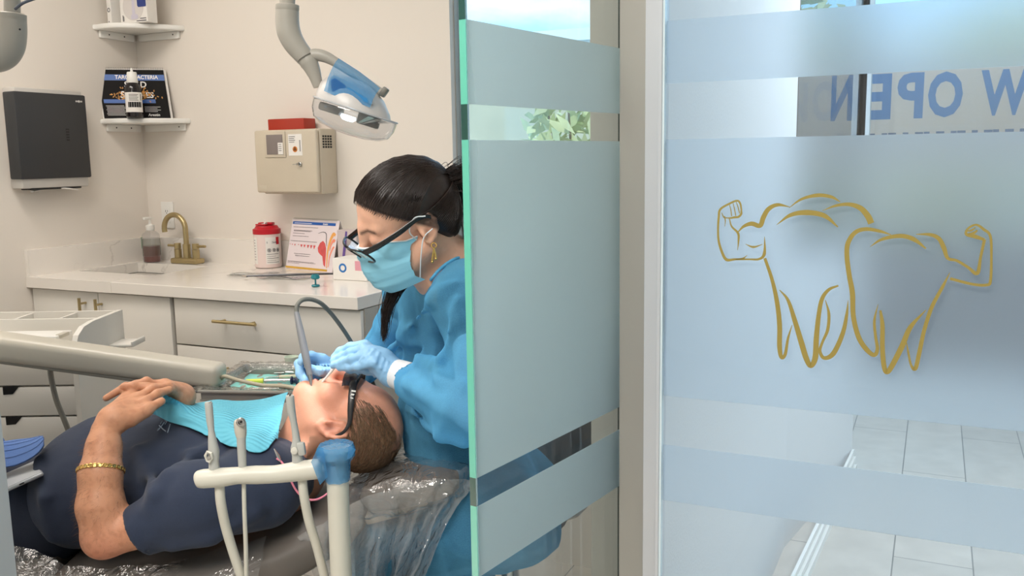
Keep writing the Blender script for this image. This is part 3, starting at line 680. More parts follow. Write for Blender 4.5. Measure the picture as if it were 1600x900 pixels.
m.box(O1-X1*.06+EZ*.022-Y1*.0008, (.003, .0006, .025), X1, Y1, EZ).box(O1-X1*.055+EZ*.02-Y1*.0008, (.002, .0006, .02), X1, Y1, EZ); m.build('print', principled('print_dark', srgb(70, 66, 74), .5), r1, smooth=False)
r2, c2_, X2, Y2 = shelf_box(180, -.15, .026, .05, .19, -.1, 'product_box', 'narrow white carton at the left end of the upper shelf')
m = MB(); m.lathe([(.006, 0), (.009, 0), (.009, .0005), (.006, .0005)], c2_-Y2*.0255+EZ*.06, -Y2, 16, ring=True).box(c2_-Y2*.0256+EZ*.012-X2*.003, (.004, .0005, .006), X2, Y2, EZ); m.build('print', principled('print_dark', srgb(70, 66, 74), .5), r2)

# sharps cabinet on the back wall
sc = thing('sharps_container', 'beige lockable sharps cabinet with a red liner on the back wall', 'sharps container', room(.9, 0, 1.21))
BEI = principled('beige_plastic', srgb(206, 194, 174), .38, noise=.05, nscale=6)
s0_, s1_, zb_, zt_ = .745, 1.058, 1.222, 1.472; sd = -.125
body = MB().rbox(s0_+.02, s1_, sd+.02, 0, zb_-.006, zt_, .006).build('body', BEI, sc)
dr = MB().rbox(s0_, s1_-.004, sd, sd+.02, zb_, zt_-.002, .008, 3).build('door', BEI, sc)
MB().rbox(.795, .975, sd+.03, -.02, 1.40, 1.515, .003).build('red_liner', principled('liner_red', srgb(170, 48, 26), .4), sc, 'red liner box showing above the cabinet')
MB().rbox(.80, .905, sd-.004, sd, 1.362, 1.465, .008, 3).build('window_frame', BEI, dr)
MB().rbox(.812, .893, sd-.006, sd-.003, 1.374, 1.452, .003).build('viewing_window', principled('smoky_window', srgb(132, 122, 118), .2), dr, 'smoky viewing window')
MB().rbox(.870, .895, sd-.0068, sd-.006, 1.374, 1.42).rbox(.918, .985, sd-.0008, sd, 1.368, 1.452).build('sticker', PAPER, dr, 'white printed stickers', smooth=False)
m = MB()
for k in range(4): m.rbox(.922, .952-.004*(k % 2), sd-.0014, sd-.0008, 1.441-k*.007, 1.443-k*.007)
for k in range(9): m.rbox(.972, .978, sd-.0014, sd-.0008, 1.385+k*.005, 1.3875+k*.005)
for k in range(4): m.rbox(.874, .888, sd-.0075, sd-.0068, 1.412-k*.008, 1.414-k*.008)
m.build('print', principled('print_dark', srgb(70, 66, 74), .5), dr, smooth=False)
bc = room(.95, sd-.0009, 1.393); MB().lathe([(0, 0), (.0115, 0), (.0115, .0005), (0, .0005)], bc, -EN, 24).build('biohazard_disc', principled('biohazard_orange', srgb(214, 130, 52), .5), dr)
m = MB()
for k in range(3):
    a = math.pi/2+k*2.094; cc = bc-EN*.0007+E1*.0045*math.cos(a)+EZ*.0045*math.sin(a)
    m.lathe([(.0022, 0), (.0040, 0), (.0040, .0004), (.0022, .0004)], cc, -EN, 16, ring=True)
m.build('biohazard_symbol', BLACK, dr)
lk = room(.972, sd, 1.335); MB().lathe([(0, 0), (.0085, 0), (.0085, .006), (.006, .008), (0, .008)], lk, -EN, 20).build('lock', STEEL, dr)
MB().box(lk-EN*.016, (.003, .018, .009), E1, EN, EZ, .001).box(lk-EN*.016-E1*.012-EZ*.001, (.026, .0015, .003), E1, EN, EZ).build('key', STEEL, dr)
m = MB()
for i in range(4):
    for j in range(5): m.box(room(s1_+.0005, -.085+i*.016, 1.442-j*.0105), (.0015, .0115, .0075), E1, EN, EZ, .002)
m.build('vent', BLACK, body)
MB().rbox(.76, .80, sd-.0008, sd, 1.232, 1.252, .002).build('embossed_mark', BEI, dr)

# things on the worktop
ZW = .9105
w0 = room(.742, -.075, ZW); wc = thing('wipes_canister', 'white wipes canister with a bright red lid on the worktop', 'canister', w0)
CAN = principled('canister_white', srgb(232, 212, 206), .35)
MB().lathe([(0, .001), (.052, .001), (.055, .005), (.055, .143), (0, .143)], w0, n=40).build('tub', CAN, wc)
MB().lathe([(.0555, .140), (.057, .141), (.057, .160), (.050, .163), (.043, .174), (.02, .176), (0, .176)], w0, n=40).build('lid', RED, wc, 'red lid')
MB().box(w0+EZ*.182, (.062, .03, .010), E1*.96+EN*.28, None, EZ, .003).box(w0+EZ*.179+E1*.0-EN*.03, (.05, .02, .006), E1, EN, EZ, .002).build('lid_flap', RED, wc)
m = MB(); P = [w0+E1*(.018*math.sin(x*2.2)-.005)+EZ*(.178+.010*x)-EN*(.02+.005*x) for x in np.linspace(0, 1, 6)]; m.tube(P, [.016, .013, .013, .011, .008, .004], 8, flat=.3).build('wipe', PAPER, wc)
ac = math.atan2(-w0[1], -w0[0])
def wrap(mb, r, z0, z1, a0, a1, n=10):
    V = []
    for z in (z0, z1):
        for k in range(n+1): a = ac+a0+(a1-a0)*k/n; V.append(w0+V3(r*math.cos(a), r*math.sin(a), z))
    return mb.add(V, [(k, k+1, n+2+k, n+1+k) for k in range(n)])
wrap(wrap(MB(), .0554, .018, .128, -.15, .98), .0554, .018, .128, -1.35, -.85).build('label', PAPER, wc, 'white printed label', smooth=True)
wrap(MB(), .0557, .098, .128, .66, .96).build('red_square', RED, wc)
def wtext(mb, s_, a, z, size):
    p = w0+V3(.0560*math.cos(ac+a), .0560*math.sin(ac+a), z); X = V3(-math.sin(ac+a+.22), math.cos(ac+a+.22), 0)
    return mb.text(s_, p, X, EZ, size, 0, bold=.02)
m = MB(); wtext(m, 'Sani-Cloth', -.06, .104, .0098)
for k, a in enumerate((.10, .46, .78)): 
    p = w0+V3(.0560*math.cos(ac+a), .0560*math.sin(ac+a), .075); m.lathe([(.0058, 0), (.0075, 0), (.0075, .0004), (.0058, .0004)], p, V3(math.cos(ac+a), math.sin(ac+a), 0), 18, ring=True); m.box(p, (.004, .004, .007), V3(-math.sin(ac+a), math.cos(ac+a), 0), None, EZ, .001)
for k in range(5): wrap(m, .0557, .058-k*.0085, .0597-k*.0085-(.0006 if k % 2 else 0), -.08, .6 if k % 2 else .85)
for k in range(8): wrap(m, .0557, .115-k*.0115, .1168-k*.0115, -1.25, -1.02)
m.build('print', principled('print_dark', srgb(70, 66, 74), .5), wc)

# white flip chart on the worktop (built as an easel)
fa_ = room(.838, -.085, ZW); fb_ = room(1.11, -.150, ZW); X3 = unit(fb_-fa_); W3 = np.linalg.norm(fb_-fa_); bk3 = np.cross(EZ, X3); Y3 = unit(EZ+bk3*.20); H3 = .205; N3 = unit(np.cross(X3, Y3))
def wq(u, v, d=0.): return fa_+X3*(u*W3+.012*v)+Y3*(v*H3)+N3*d
wf = thing('flip_chart', 'white spiral desk flip chart with a red tooth drawing on the worktop', 'flip chart', (fa_+fb_)/2)
quad(MB(), 0, 1.04, .0, 1, -.003, 0, wq).build('page', principled('chart_paper', srgb(232, 220, 222), .4), wf, smooth=False)
bq_ = MB(); bq_.add([wq(0, 1, -.004), wq(1.04, 1, -.004), wq(1.04, 0, -.004)+bk3*.11, wq(0, 0, -.004)+bk3*.11, wq(0, 1, -.006), wq(1.04, 1, -.006), wq(1.04, 0, -.006)+bk3*.11, wq(0, 0, -.006)+bk3*.11], [(0, 1, 2, 3), (7, 6, 5, 4), (0, 4, 5, 1), (1, 5, 6, 2), (2, 6, 7, 3), (3, 7, 4, 0)]).build('back_leg', PAPER, wf, smooth=False)
quad(MB(), .02, .97, .90, .955, 0, .0008, wq).build('blue_band', BLUP, wf, smooth=False)
quad(MB(), .0, .93, .015, .055, 0, .0008, wq).build('gold_band', principled('gold_print', srgb(210, 165, 62), .4), wf, smooth=False)
m = MB(); m.text('Arestin', wq(.70, .912, .0012), X3, Y3, .010, 0, bold=.03)
quad(m, .06, .45, .918, .928, .0008, .001, wq); m.build('white_lettering', WHP, wf, smooth=False)
m = MB()
for u0, u1, v in ((.05, .60, .845), (.07, .48, .78), (.07, .45, .765), (.06, .32, .72), (.06, .42, .665), (.03, .62, .565), (.15, .52, .315), (.18, .50, .275), (.03, .62, .16), (.03, .66, .145), (.03, .30, .12)):
    x = u0
    rg = np.random.default_rng(int(v*1000))
    while x < u1: l = rg.uniform(.012, .04); quad(m, x, min(x+l, u1), v-.005, v+.005-.003*(v < .2), .0004, .001, wq); x += l+.009
m.build('grey_lettering', principled('print_grey', srgb(130, 118, 122), .5), wf, smooth=False)
m = MB()
for k, (u, h) in enumerate(((.05, .01), (.10, .02), (.16, .03), (.24, .015), (.31, .05), (.38, .05), (.46, .06), (.53, .065), (.60, .07))): m.prism([(u*W3-.004-.003*(k > 3), .5*H3), (u*W3+.004+.003*(k > 3), .5*H3), (u*W3+.001, (.5-h)*H3), (u*W3-.001, (.5-h)*H3)][::-1], fa_+N3*.0003+Y3*0, X3, Y3, .0005)
gum = [(.68, .46), (.72, .56), (.78, .60), (.83, .55), (.86, .46), (.87, .34), (.88, .10), (.84, .14), (.80, .30), (.74, .34), (.70, .38)]
m.prism([(u*W3, v*H3) for u, v in gum][::-1], fa_+N3*.0003, X3, Y3, .0006); m.build('red_gum_picture', principled('print_coral', srgb(220, 92, 92), .5, noise=.2, nscale=30), wf, smooth=False)
m = MB()
m.stroke([(.915*W3, .08*H3), (.90*W3, .36*H3), (.93*W3, .6*H3), (.985*W3, .74*H3), (1.03*W3, .72*H3)], [.004, .008, .012, .014, .01], fa_+N3*.0003, X3, Y3, .0006)
m.build('orange_tooth_outline', principled('print_orange', srgb(240, 172, 92), .5), wf, smooth=False)
m = MB(); m.stroke([(.95*W3, .1*H3), (.955*W3, .3*H3), (1.0*W3, .46*H3), (1.03*W3, .5*H3)], [.003, .006, .008, .008], fa_+N3*.0003, X3, Y3, .0006)
m.stroke([(.94*W3, .42*H3), (.965*W3, .55*H3), (1.0*W3, .62*H3), (1.03*W3, .6*H3)], [.003, .008, .012, .012], fa_+N3*.0003, X3, Y3, .0006)
m.build('tooth_core_picture', principled('print_peach', srgb(246, 150, 120), .5), wf, smooth=False)
m = MB(); m.stroke([(.66*W3, .74*H3), (.76*W3, .77*H3), (.83*W3, .74*H3), (.85*W3, .6*H3), (.87*W3, .5*H3)], [.001, .002, .003, .003, .001], fa_+N3*.0005, X3, Y3, .0006); m.build('probe_picture', principled('print_dark', srgb(70, 66, 74), .5), wf, smooth=False)
m = MB()
for k in range(34):
    u = .04+k*.029; m.tube([wq(u, .965, .003), wq(u, .995, .006), wq(u+.004, 1.03, 0), wq(u+.008, 1.0, -.008)], .0009, 5)
m.build('spiral_binding', STEEL, wf)
# purple-striped carton behind the clinician
p0 = room(1.20, -.13, ZW); pc = thing('carton', 'white carton with purple stripe beside the white flip chart', 'box', p0)
MB().box(p0+EZ*.085, (.09, .05, .17), E1, EN, EZ, .002).build('box_body', principled('carton_grey', srgb(206, 192, 190), .5), pc, smooth=False)
m = MB(); m.stroke([(-.012, .01), (-.018, .06), (-.008, .12), (.0, .165)], [.008, .012, .012, .008], p0-EN*.0252, E1, EZ, .0006); m.build('purple_stripe', principled('print_purple', srgb(104, 80, 150), .4), pc, smooth=False)
q0_ = room(1.318, -.255, ZW); gx = thing('glove_box', 'white glove box with a blue ring emblem against the clinician', 'box', q0_)
MB().box(q0_+EZ*.04, (.15, .11, .08), E1, EN, EZ, .002).build('box_body', PAPER, gx, smooth=False)
m = MB(); ec = q0_-EN*.0552-E1*.03+EZ*.045; m.lathe([(.010, 0), (.017, 0), (.017, .0006), (.010, .0006)], ec, -EN, 24, ring=True).build('blue_ring', principled('emblem_blue', srgb(52, 120, 190), .4), gx)
MB().box(q0_-EN*.0554+E1*.045+EZ*.055, (.04, .0006, .035), E1, EN, EZ).build('pink_panel', principled('print_pink', srgb(226, 160, 172), .4), gx, smooth=False)
# clear pouches and mirror
def sheet(c, w, d, yaw, name, label, mat, cat, lift=.006, seed=0):
    X = E1*math.cos(yaw)+EN*math.sin(yaw); Y = np.cross(EZ, X); nx, ny = 14, 10; V = []; rg = np.random.default_rng(seed); ph = rg.uniform(0, 6, 4)
    for sd_ in (0, .0008):
        for i in range(nx+1):
            for j in range(ny+1):
                u = i/nx-.5; v = j/ny-.5; V.append(c+X*u*w+Y*v*d+EZ*(.0012+sd_+lift*abs(math.sin(u*5+ph[0])*math.cos(v*4+ph[1]))))
    k = (nx+1)*(ny+1); Fs = []
    for s_ in (0, 1):
        for i in range(nx):
            for j in range(ny):
                f = [s_*k+i*(ny+1)+j, s_*k+(i+1)*(ny+1)+j, s_*k+(i+1)*(ny+1)+j+1, s_*k+i*(ny+1)+j+1]; Fs.append(f if s_ else f[::-1])
    o = link_mesh(name, V, Fs, mat, origin=c); tag(o, label, cat); return o
POUCH = film('pouch_film', (.85, .87, .86), .45, .12, .5, 30, 2)
sheet(room(.86, -.30, ZW), .19, .10, .35, 'sterilization_pouch', 'clear sterilization pouch lying left on the worktop edge', POUCH, 'pouch', .008, 1)
sheet(room(1.04, -.33, ZW), .21, .11, .15, 'sterilization_pouch', 'clear sterilization pouch lying below the white flip chart', POUCH, 'pouch', .010, 2)
e0 = room(1.16, -.24, ZW+.004); ex = thing('mouth_mirror', 'slim dark metal instrument lying across the pouch', 'instrument', e0)
MB().tube([room(.93, -.42, ZW+.014), room(1.10, -.33, ZW+.016), room(1.27, -.21, ZW+.012)], [.003, .0045, .003], 10).build('handle', principled('dark_steel', srgb(90, 90, 92), .3, .9), ex)
MB().lathe([(0, 0), (.011, 0), (.011, .002), (0, .002)], room(.925, -.425, ZW+.012), EZ+E1*.3, 20).build('mirror_head', STEEL, ex)
t0_ = room(1.297, -.485, ZW); pr_ = thing('prophy_ring', 'small teal plastic finger ring cup on the worktop edge', 'cup', t0_)
TEAL = principled('teal_plastic', srgb(34, 124, 134), .35)
MB().lathe([(0, .001), (.014, .001), (.015, .004), (.012, .008), (0, .008)], t0_).build('foot', TEAL, pr_)
MB().lathe([(0, .006), (.003, .008), (.0028, .028), (0, .03)], t0_).build('stem', TEAL, pr_)
MB().lathe([(0, .028), (.012, .027), (.016, .032), (.013, .042), (.010, .044), (.009, .036), (0, .036)], t0_).build('cup', TEAL, pr_)

# ================================================================== white drawer cart
KX = -1.294; k0 = thing('drawer_cart', 'white drawer cart with a divided top tray behind the patient', 'cart', (-1.5, 2.76, 0))
x0_, x1_, y0_, y1_ = -1.76, KX, 2.60, 2.93
def xbox(mb, a, b, c, d, e, f, bev=0.): return mb.box(((a+b)/2, (c+d)/2, (e+f)/2), (b-a, d-c, f-e), bev=bev)
xbox(xbox(xbox(MB(), x0_, x1_-.012, y0_+.02, y1_, .09, .80), x0_, x1_, y1_-.012, y1_, .80, .868), x0_, x1_-.012, y0_+.20, y0_+.212, .80, .864).build('body', LAM, k0, smooth=False)
pf_ = [(y0_, .09), (y1_, .09), (y1_, .870), (y0_+.12, .870), (y0_+.06, .864), (y0_+.02, .845), (y0_, .815)]
MB().prism(pf_, V3(x1_-.014, 0, 0), V3(0, 1, 0), EZ, .016).build('side_panel', LAM, k0, smooth=False)
MB().prism(pf_, V3(x0_, 0, 0), V3(0, 1, 0), EZ, .014).build('side_panel', LAM, k0, smooth=False)
for px in (35, 105):
    X = J(px, 490, 2.86)[0]; xbox(MB(), X-.004, X+.004, y0_+.21, y1_-.01, .80, .864).build('divider', LAM, k0, smooth=False)
for z0, z1 in ((.70, .798), (.607, .694), (.50, .601), (.30, .494), (.10, .294)):
    f = xbox(MB(), x0_+.016, x1_-.014, y0_, y0_+.018, z0, z1, .001).build('drawer', LAM, k0)
    if z1 < .70: MB().prism([(0, 0), (.050, 0), (.028, -.024), (0, -.026)][::-1], V3(J(6, 620, y0_)[0], y0_-.0006, z1+.004), V3(1, 0, 0), EZ, .0012).build('finger_pull', BLACK, f, 'dark finger-pull cutout', smooth=False)
for p in ((x0_+.03, y0_+.04), (x1_-.03, y0_+.04), (x0_+.03, y1_-.04), (x1_-.03, y1_-.04)): MB().lathe([(0, -.02), (.03, -.02), (.03, .02), (0, .02)], V3(p[0], p[1], .034), (1, 0, 0), 18).cyl(V3(p[0], p[1], .034), V3(p[0], p[1], .10), .008).build('caster', DARK, k0)
kp = J(140, 645, 2.75); MB().lathe([(0, 0), (.009, 0), (.009, .010), (.017, .014), (.019, .022), (.015, .029), (0, .031)], V3(KX+.002, kp[1], kp[2]), (1, 0, 0), 24).build('knob', WHITE, k0)
tp = J(200, 536, 2.80); MB().box(V3(KX+.04, 2.86, tp[2]-.012), (.08, .10, .010), bev=.004).box(V3(KX+.076, 2.86, tp[2]-.006), (.008, .10, .016), bev=.004).build('side_tray', LAM, k0)
ob = J(55, 518, 2.70); kt = thing('instrument_case', 'flat white case lying on the drawer cart top', 'case', V3(ob[0], ob[1], .80))
MB().box(V3(ob[0]-.02, ob[1], .820), (.22, .10, .034), bev=.004).build('case', WHITE, kt); MB().box(V3(ob[0]+.088, ob[1]-.01, .834), (.02, .05, .012), bev=.003).build('latch', PLASTG, kt)

# ================================================================== delivery arm with tray
aL = J(-260, 506, 2.44); aR = J(348, 587, 2.36); ad = unit(aR-aL)
arm = thing('delivery_arm', 'long beige delivery arm reaching across behind the patient', 'arm', V3(aL[0]-.03, aL[1], 0))
m = MB().box((aL+aR)/2+EZ*.0, (np.linalg.norm(aR-aL), .085, .068), ad, None, EZ-ad*(ad@EZ), .020, 4)
_L = np.linalg.norm(aR-aL); m.v = [tuple(np.array(p)+(np.array(p)-(aL+ad*((np.array(p)-aL)@ad)))*(.14-.22*((np.array(p)-aL)@ad)/_L)) for p in m.v]
m.build('beam', PLASTG, arm)
MB().box((aL+aR)/2-EZ*.037, (np.linalg.norm(aR-aL)-.06, .06, .010), ad, None, EZ-ad*(ad@EZ), .003).build('lower_channel', principled('channel_grey', srgb(140, 136, 126), .5), arm)
MB().cyl(V3(aL[0]-.03, aL[1], 0), aL-ad*.03+EZ*.05, .045).lathe([(0, 0), (.2, 0), (.2, .03), (.06, .05), (0, .05)], V3(aL[0]-.03, aL[1], 0)).build('pillar', PLASTG, arm)
MB().cyl(aR+EZ*-.033, aR+EZ*-.06, .02).build('joint', DARK, arm)
hp = [J(78, 572, 2.4), J(80, 590, 2.41), J(88, 625, 2.42), J(100, 655, 2.43), J(112, 690, 2.44), J(125, 760, 2.45)]
MB().tube(hp, .0075, 10, smooth=5).build('hose', principled('hose_grey', srgb(150, 146, 136), .45), arm)
TZ = .755
tl = on_z(303, 611, TZ); tb = on_z(416, 569, TZ); tn = on_z(318, 622, TZ)
tu = unit(V3(1, -.03, 0)); tv = unit(tb-tl); TW = .42
tv = unit(V3(tv[0]*.35, 1, 0)); tu = V3(tv[1], -tv[0], 0)
TD = (tb-tl)@tv/ (1.0)
tray = thing('instrument_tray', 'grey instrument tray lined with turquoise paper behind the bib', 'tray', tl+tu*TW/2+tv*TD/2)
def tq(u, v, z): return tl+tu*u+tv*v+EZ*z
TRM = principled('tray_grey', srgb(172, 168, 160), .32, .3)
def ring(mb, u0, u1, v0, v1, z0, z1, th):
    for a, b, c, d in ((u0, u1, v0, v0+th), (u0, u1, v1-th, v1), (u0, u0+th, v0, v1), (u1-th, u1, v0, v1)):
        mb.box(tq((a+b)/2, (c+d)/2, (z0+z1)/2), (b-a, d-c, z1-z0), tu, tv, EZ, .003)
    return mb
ring(MB(), 0, TW, 0, TD, -.006, .002, .012).build('rim', TRM, tray)
m = ring(MB(), .012, TW-.012, .012, TD-.012, -.028, -.002, .004); m.box(tq(TW/2, TD/2, -.028), (TW-.02, TD-.02, .004), tu, tv, EZ); m.build('pan', TRM, tray)
MB().box(tq(.06, TD*.4, -.05), (.16, .06, .03), tu, tv, EZ, .008).build('bracket', PLASTG, tray)
m = MB(); V = []
for i in range(21):
    for j in range(15):
        u = .03+(TW-.05)*i/20; v = .02+(TD-.04)*j/14; V.append(tq(u, v, -.0255+.0012*math.sin(i*2.1+j)))
m.add(V, [(i*15+j, (i+1)*15+j, (i+1)*15+j+1, i*15+j+1) for i in range(20) for j in range(14)])
tag(m.build('tray_paper', principled('turquoise_paper', srgb(150, 220, 212), .7), origin=tq(TW/2, TD/2, -.026)), 'turquoise liner paper lying in the instrument tray', 'paper')
# wrinkled clear sleeve over the tray rim
rg = np.random.default_rng(5); V = []; nu, nv = 50, 26
for i in range(nu+1):
    for j in range(nv+1):
        u = -.004+(TW+.008)*i/nu; v = -.004+(TD+.008)*j/nv; inside = .03 < u < TW-.03 and .03 < v < TD-.03
        z = (.0045 if not inside else -.012)+rg.uniform(0, .006); V.append(tq(u, v, z))
Fs = [(i*(nv+1)+j, (i+1)*(nv+1)+j, (i+1)*(nv+1)+j+1, i*(nv+1)+j+1) for i in range(nu) for j in range(nv) if not (5 < i < nu-5 and 5 < j < nv-3)]
tag(link_mesh('tray_sleeve', V, Fs, film('tray_sleeve_film', (.86, .86, .84), .10, .12, .6, 40, 2.2), origin=tq(TW/2, TD/2, 0)), 'crinkled clear plastic sleeve around the instrument tray rim', 'plastic sleeve')
def instr(pa, pb, mats, label, name='dental_instrument', r=.0045, z=-.021):
    a = on_z(*pa, TZ+z); b = on_z(*pb, TZ+z); r0 = thing(name, label, 'instrument', (a+b)/2, 'instruments on the tray')
    d = b-a
    MB().tube([a, a+d*.05, a+d*.32, a+d*.36], [r*.3, r*.4, r*.45, r*.95], 10).build('tip', STEEL, r0)
    MB().tube([a+d*.36, a+d*.4, a+d*.92, a+d], [r*.9, r, r, r*.6], 12).build('handle', mats, r0)
    return r0
instr((428, 583), (478, 581), STEEL, 'short steel instrument at the back of the tray', r=.006)
instr((415, 590), (474, 587), principled('ivory_grip', srgb(214, 204, 176), .4), 'ivory handled instrument in the middle of the tray', r=.005)
instr((360, 610), (455, 606), STEEL, 'long steel probe lying near the front of the tray', r=.0055)
sy = thing('syringe', 'anaesthetic syringe with yellow needle cap and navy plunger on the tray', 'syringe', on_z(430, 598, TZ-.018))
a = on_z(385, 596, TZ-.015); b = on_z(474, 594, TZ-.015); d = b-a
MB().tube([a, a+d*.30], [.0065, .0075], 14).build('needle_cap', principled('lime_plastic', srgb(222, 232, 84), .35), sy, 'lime yellow needle cap')
MB().tube([a+d*.32, a+d*.78], .0065, 14).build('barrel', STEEL, sy)
MB().lathe([(0, 0), (.011, 0), (.012, .004), (.007, .007), (.007, .013), (.013, .016), (.013, .021), (0, .022)], a+d*.78, d, 20).build('plunger', principled('navy_plastic', srgb(36, 42, 76), .35), sy, 'navy plunger')
hz = [J(345, 592, 2.36), J(352, 588, 2.34), J(372, 594, 2.33), J(410, 602, 2.31), J(440, 603, 2.28), J(458, 606, 2.26), J(472, 612, 2.25)]
tag(MB().tube(hz, .0055, 12, smooth=6).build('tubing', principled('beige_tube', srgb(178, 170, 148), .4), origin=hz[3]), 'beige tubing running across the instrument tray', 'tubing')
cp_ = on_z(456, 571, TZ-.02); tag(MB().lathe([(0, 0), (.018, 0), (.022, .028), (.020, .028), (.016, .003), (0, .003)], cp_).build('dappen_cup', principled('pale_cup', srgb(214, 224, 206), .4), origin=cp_), 'small pale cup at the back corner of the tray', 'cup')

# ================================================================== lamp above the patient
LY = 2.02
def lj(px, py, dy=0.): return J(px, py, LY+dy)
lp = thing('dental_lamp', 'grey dental operating lamp hanging over the patient', 'lamp', lj(449, 10))
sc_ = LY/FP
ARMG = principled('lamp_grey', srgb(166, 161, 151), .34)
MB().tube([lj(449, -330), lj(449, 10)], 11.5*sc_, 24).build('pole', ARMG, lp)
MB().tube([lj(449, 7), lj(449, 8), lj(449, 15), lj(449, 17)], [15*sc_, 17.5*sc_, 17.5*sc_, 16.8*sc_], 28).build('collar', ARMG, lp)
MB().tube([lj(449, 17), lj(449, 34), lj(452, 52), lj(461, 70), lj(478, 91)], np.array([17.2, 17.5, 17.8, 16.5, 14.2])*sc_, 28, smooth=8).build('elbow', ARMG, lp)
MB().tube([lj(474, 87), lj(483, 98), lj(492, 118), lj(497, 136)], np.array([13.5, 14, 10, 7])*sc_, 22, smooth=8).build('yoke', ARMG, lp)
MB().tube([lj(477.2, 89.6), lj(478.2, 91.2)], 14.6*sc_, 26).build('joint_seam', principled('seam_dark', srgb(96, 92, 84), .6), lp)
m = MB().tube([lj(478, 90), lj(492, 86), lj(506, 88), lj(524, 97), lj(560, 120), lj(596, 146)], np.array([9, 9.5, 9, 7.5, 7, 7])*sc_, 20, smooth=8); hd = m.build('handle', ARMG, lp)
m = MB(); c = lj(600, 144); X = unit(lj(600, 148)-lj(560, 118)); m.box(c, (.012, .03, .022), X, None, None if 0 else unit(np.cross(X, V3(0, 1, 0))), .003); m.build('handle_end', principled('lamp_dark_grey', srgb(120, 116, 106), .4), lp)
# head: an oval housing with a clear bowl below
hx = unit(lj(622, 192)-lj(492, 150)); hy = V3(0, 1, 0); hy = unit(hy-hx*(hy@hx)); hz_ = np.cross(hx, hy)      # hx along the oval, hz_ up out of the back
hc = lj(556, 172); RA = 66*sc_
def oval(prof, n=48, asp=.78):
    V = []; 
    for r, h in prof:
        for k in range(n): a = 2*math.pi*k/n; V.append(hc+hx*r*math.cos(a)+hy*r*asp*math.sin(a)+hz_*h)
    mm = len(prof); Fs = [(i*n+k, i*n+(k+1) % n, (i+1)*n+(k+1) % n, (i+1)*n+k) for i in range(mm-1) for k in range(n)]; return V, Fs
m = MB(); m.add(*oval([(RA*.97, -.0), (RA*1.0, -.004), (RA*.985, -.022), (RA*.90, -.040), (RA*.72, -.050), (RA*.4, -.056), (.001, -.058)])); m.build('clear_shield', CLEARP, lp, 'clear plastic shield bowl')
m = MB(); m.tube([hc+hx*RA*1.0*math.cos(a)+hy*RA*.78*math.sin(a) for a in np.linspace(0, 2*math.pi, 49)[:-1]], .0022, 8, closed=True); m.build('shield_rim', principled('clear_rim', srgb(220, 222, 224), .12, trans=.5), lp)
m = MB(); m.add(*oval([(RA*.92, -.004), (RA*.90, .004), (RA*.80, .016), (RA*.62, .026)])); 
for p in m.v[:0]: pass
V_, F_ = oval([(RA*.90, .0), (RA*.88, .012), (RA*.76, .036), (RA*.56, .054), (RA*.3, .063), (.001, .065)]); m = MB().add([np.array(v)-hx*(RA*.05+.35*max(0, (np.array(v)-hc)@hz_)) for v in V_], F_); m.build('housing', principled('lamp_shell', srgb(204, 200, 196), .3), lp)
m = MB()
for k in range(9):
    a = -.9+k*.22; m.add(*(lambda q0, q1: ([hc+hx*(q0*math.cos(a*1.2))+hy*q0*.7*math.sin(a*1.2)-hz_*.004, hc+hx*(q1*math.cos(a*1.2))+hy*q1*.7*math.sin(a*1.2)-hz_*.024, hc+hx*(q1*math.cos(a*1.2+.2))+hy*q1*.7*math.sin(a*1.2+.2)-hz_*.024, hc+hx*(q0*math.cos(a*1.2+.2))+hy*q0*.7*math.sin(a*1.2+.2)-hz_*.004], [(0, 1, 2, 3)]))(RA*.86, RA*.34))
m.build('reflector', STEEL, lp, 'faceted metal reflector', smooth=False)
lc = hc-hx*RA*.12-hz_*.016
MB().lathe([(0, 0), (.016, 0), (.018, -.006), (.012, -.012), (0, -.013)], lc, hz_, 20).build('light_source', principled('led_glass', (.9, .95, 1), .1, emis=(.75, .88, 1.0), estr=2.2), lp)
m = MB().box(hc+hx*RA*.35-hz_*.012, (.05, .02, .028), hx, hy, hz_, .004).box(hc-hx*RA*.55-hz_*.014, (.05, .05, .018), hx, hy, hz_, .006); m.build('inner_frame', principled('lamp_dark_grey', srgb(120, 116, 106), .4), lp)
# control panel on the near side, film over it
pn = -hy
def pl_(px, py, off=0.): 
    q = on_plane(px, py, hc+pn*(RA*.56+off), hy); return q
pan = [(515, 122), (522, 117), (545, 128), (578, 150), (582, 163), (545, 155), (512, 141)]
O_ = pl_(515, 141); ux = unit(hx); uz = hz_
def flat(pts, off): return [((pl_(*p, off)-O_)@ux, (pl_(*p, off)-O_)@uz) for p in pts]
ph = flat(pan, 0); MB().prism(ph, O_-pn*.05, ux, uz, .05).build('control_box', principled('lamp_shell', srgb(204, 200, 196), .3), lp)
MB().prism(flat([(517, 126), (524, 122), (541, 134), (534, 148), (519, 142)], 0), O_+pn*.0012, ux, uz, .001).build('dark_blue_button', principled('button_blue', srgb(30, 66, 150), .3), lp)
MB().prism(flat([(544, 136), (574, 154), (576, 161), (536, 149)], 0), O_+pn*.0012, ux, uz, .001).build('light_blue_panel', principled('panel_blue', srgb(110, 190, 220), .3), lp)
m = MB()
for p in ((548, 146), (562, 152)): q = pl_(*p)+pn*.0016; m.box(q, (.008, .0006, .0016), ux, pn, uz).box(q, (.0016, .0006, .006), ux, pn, uz)
m.build('panel_symbols', principled('symbol_navy', srgb(30, 60, 90), .4), lp, smooth=False)
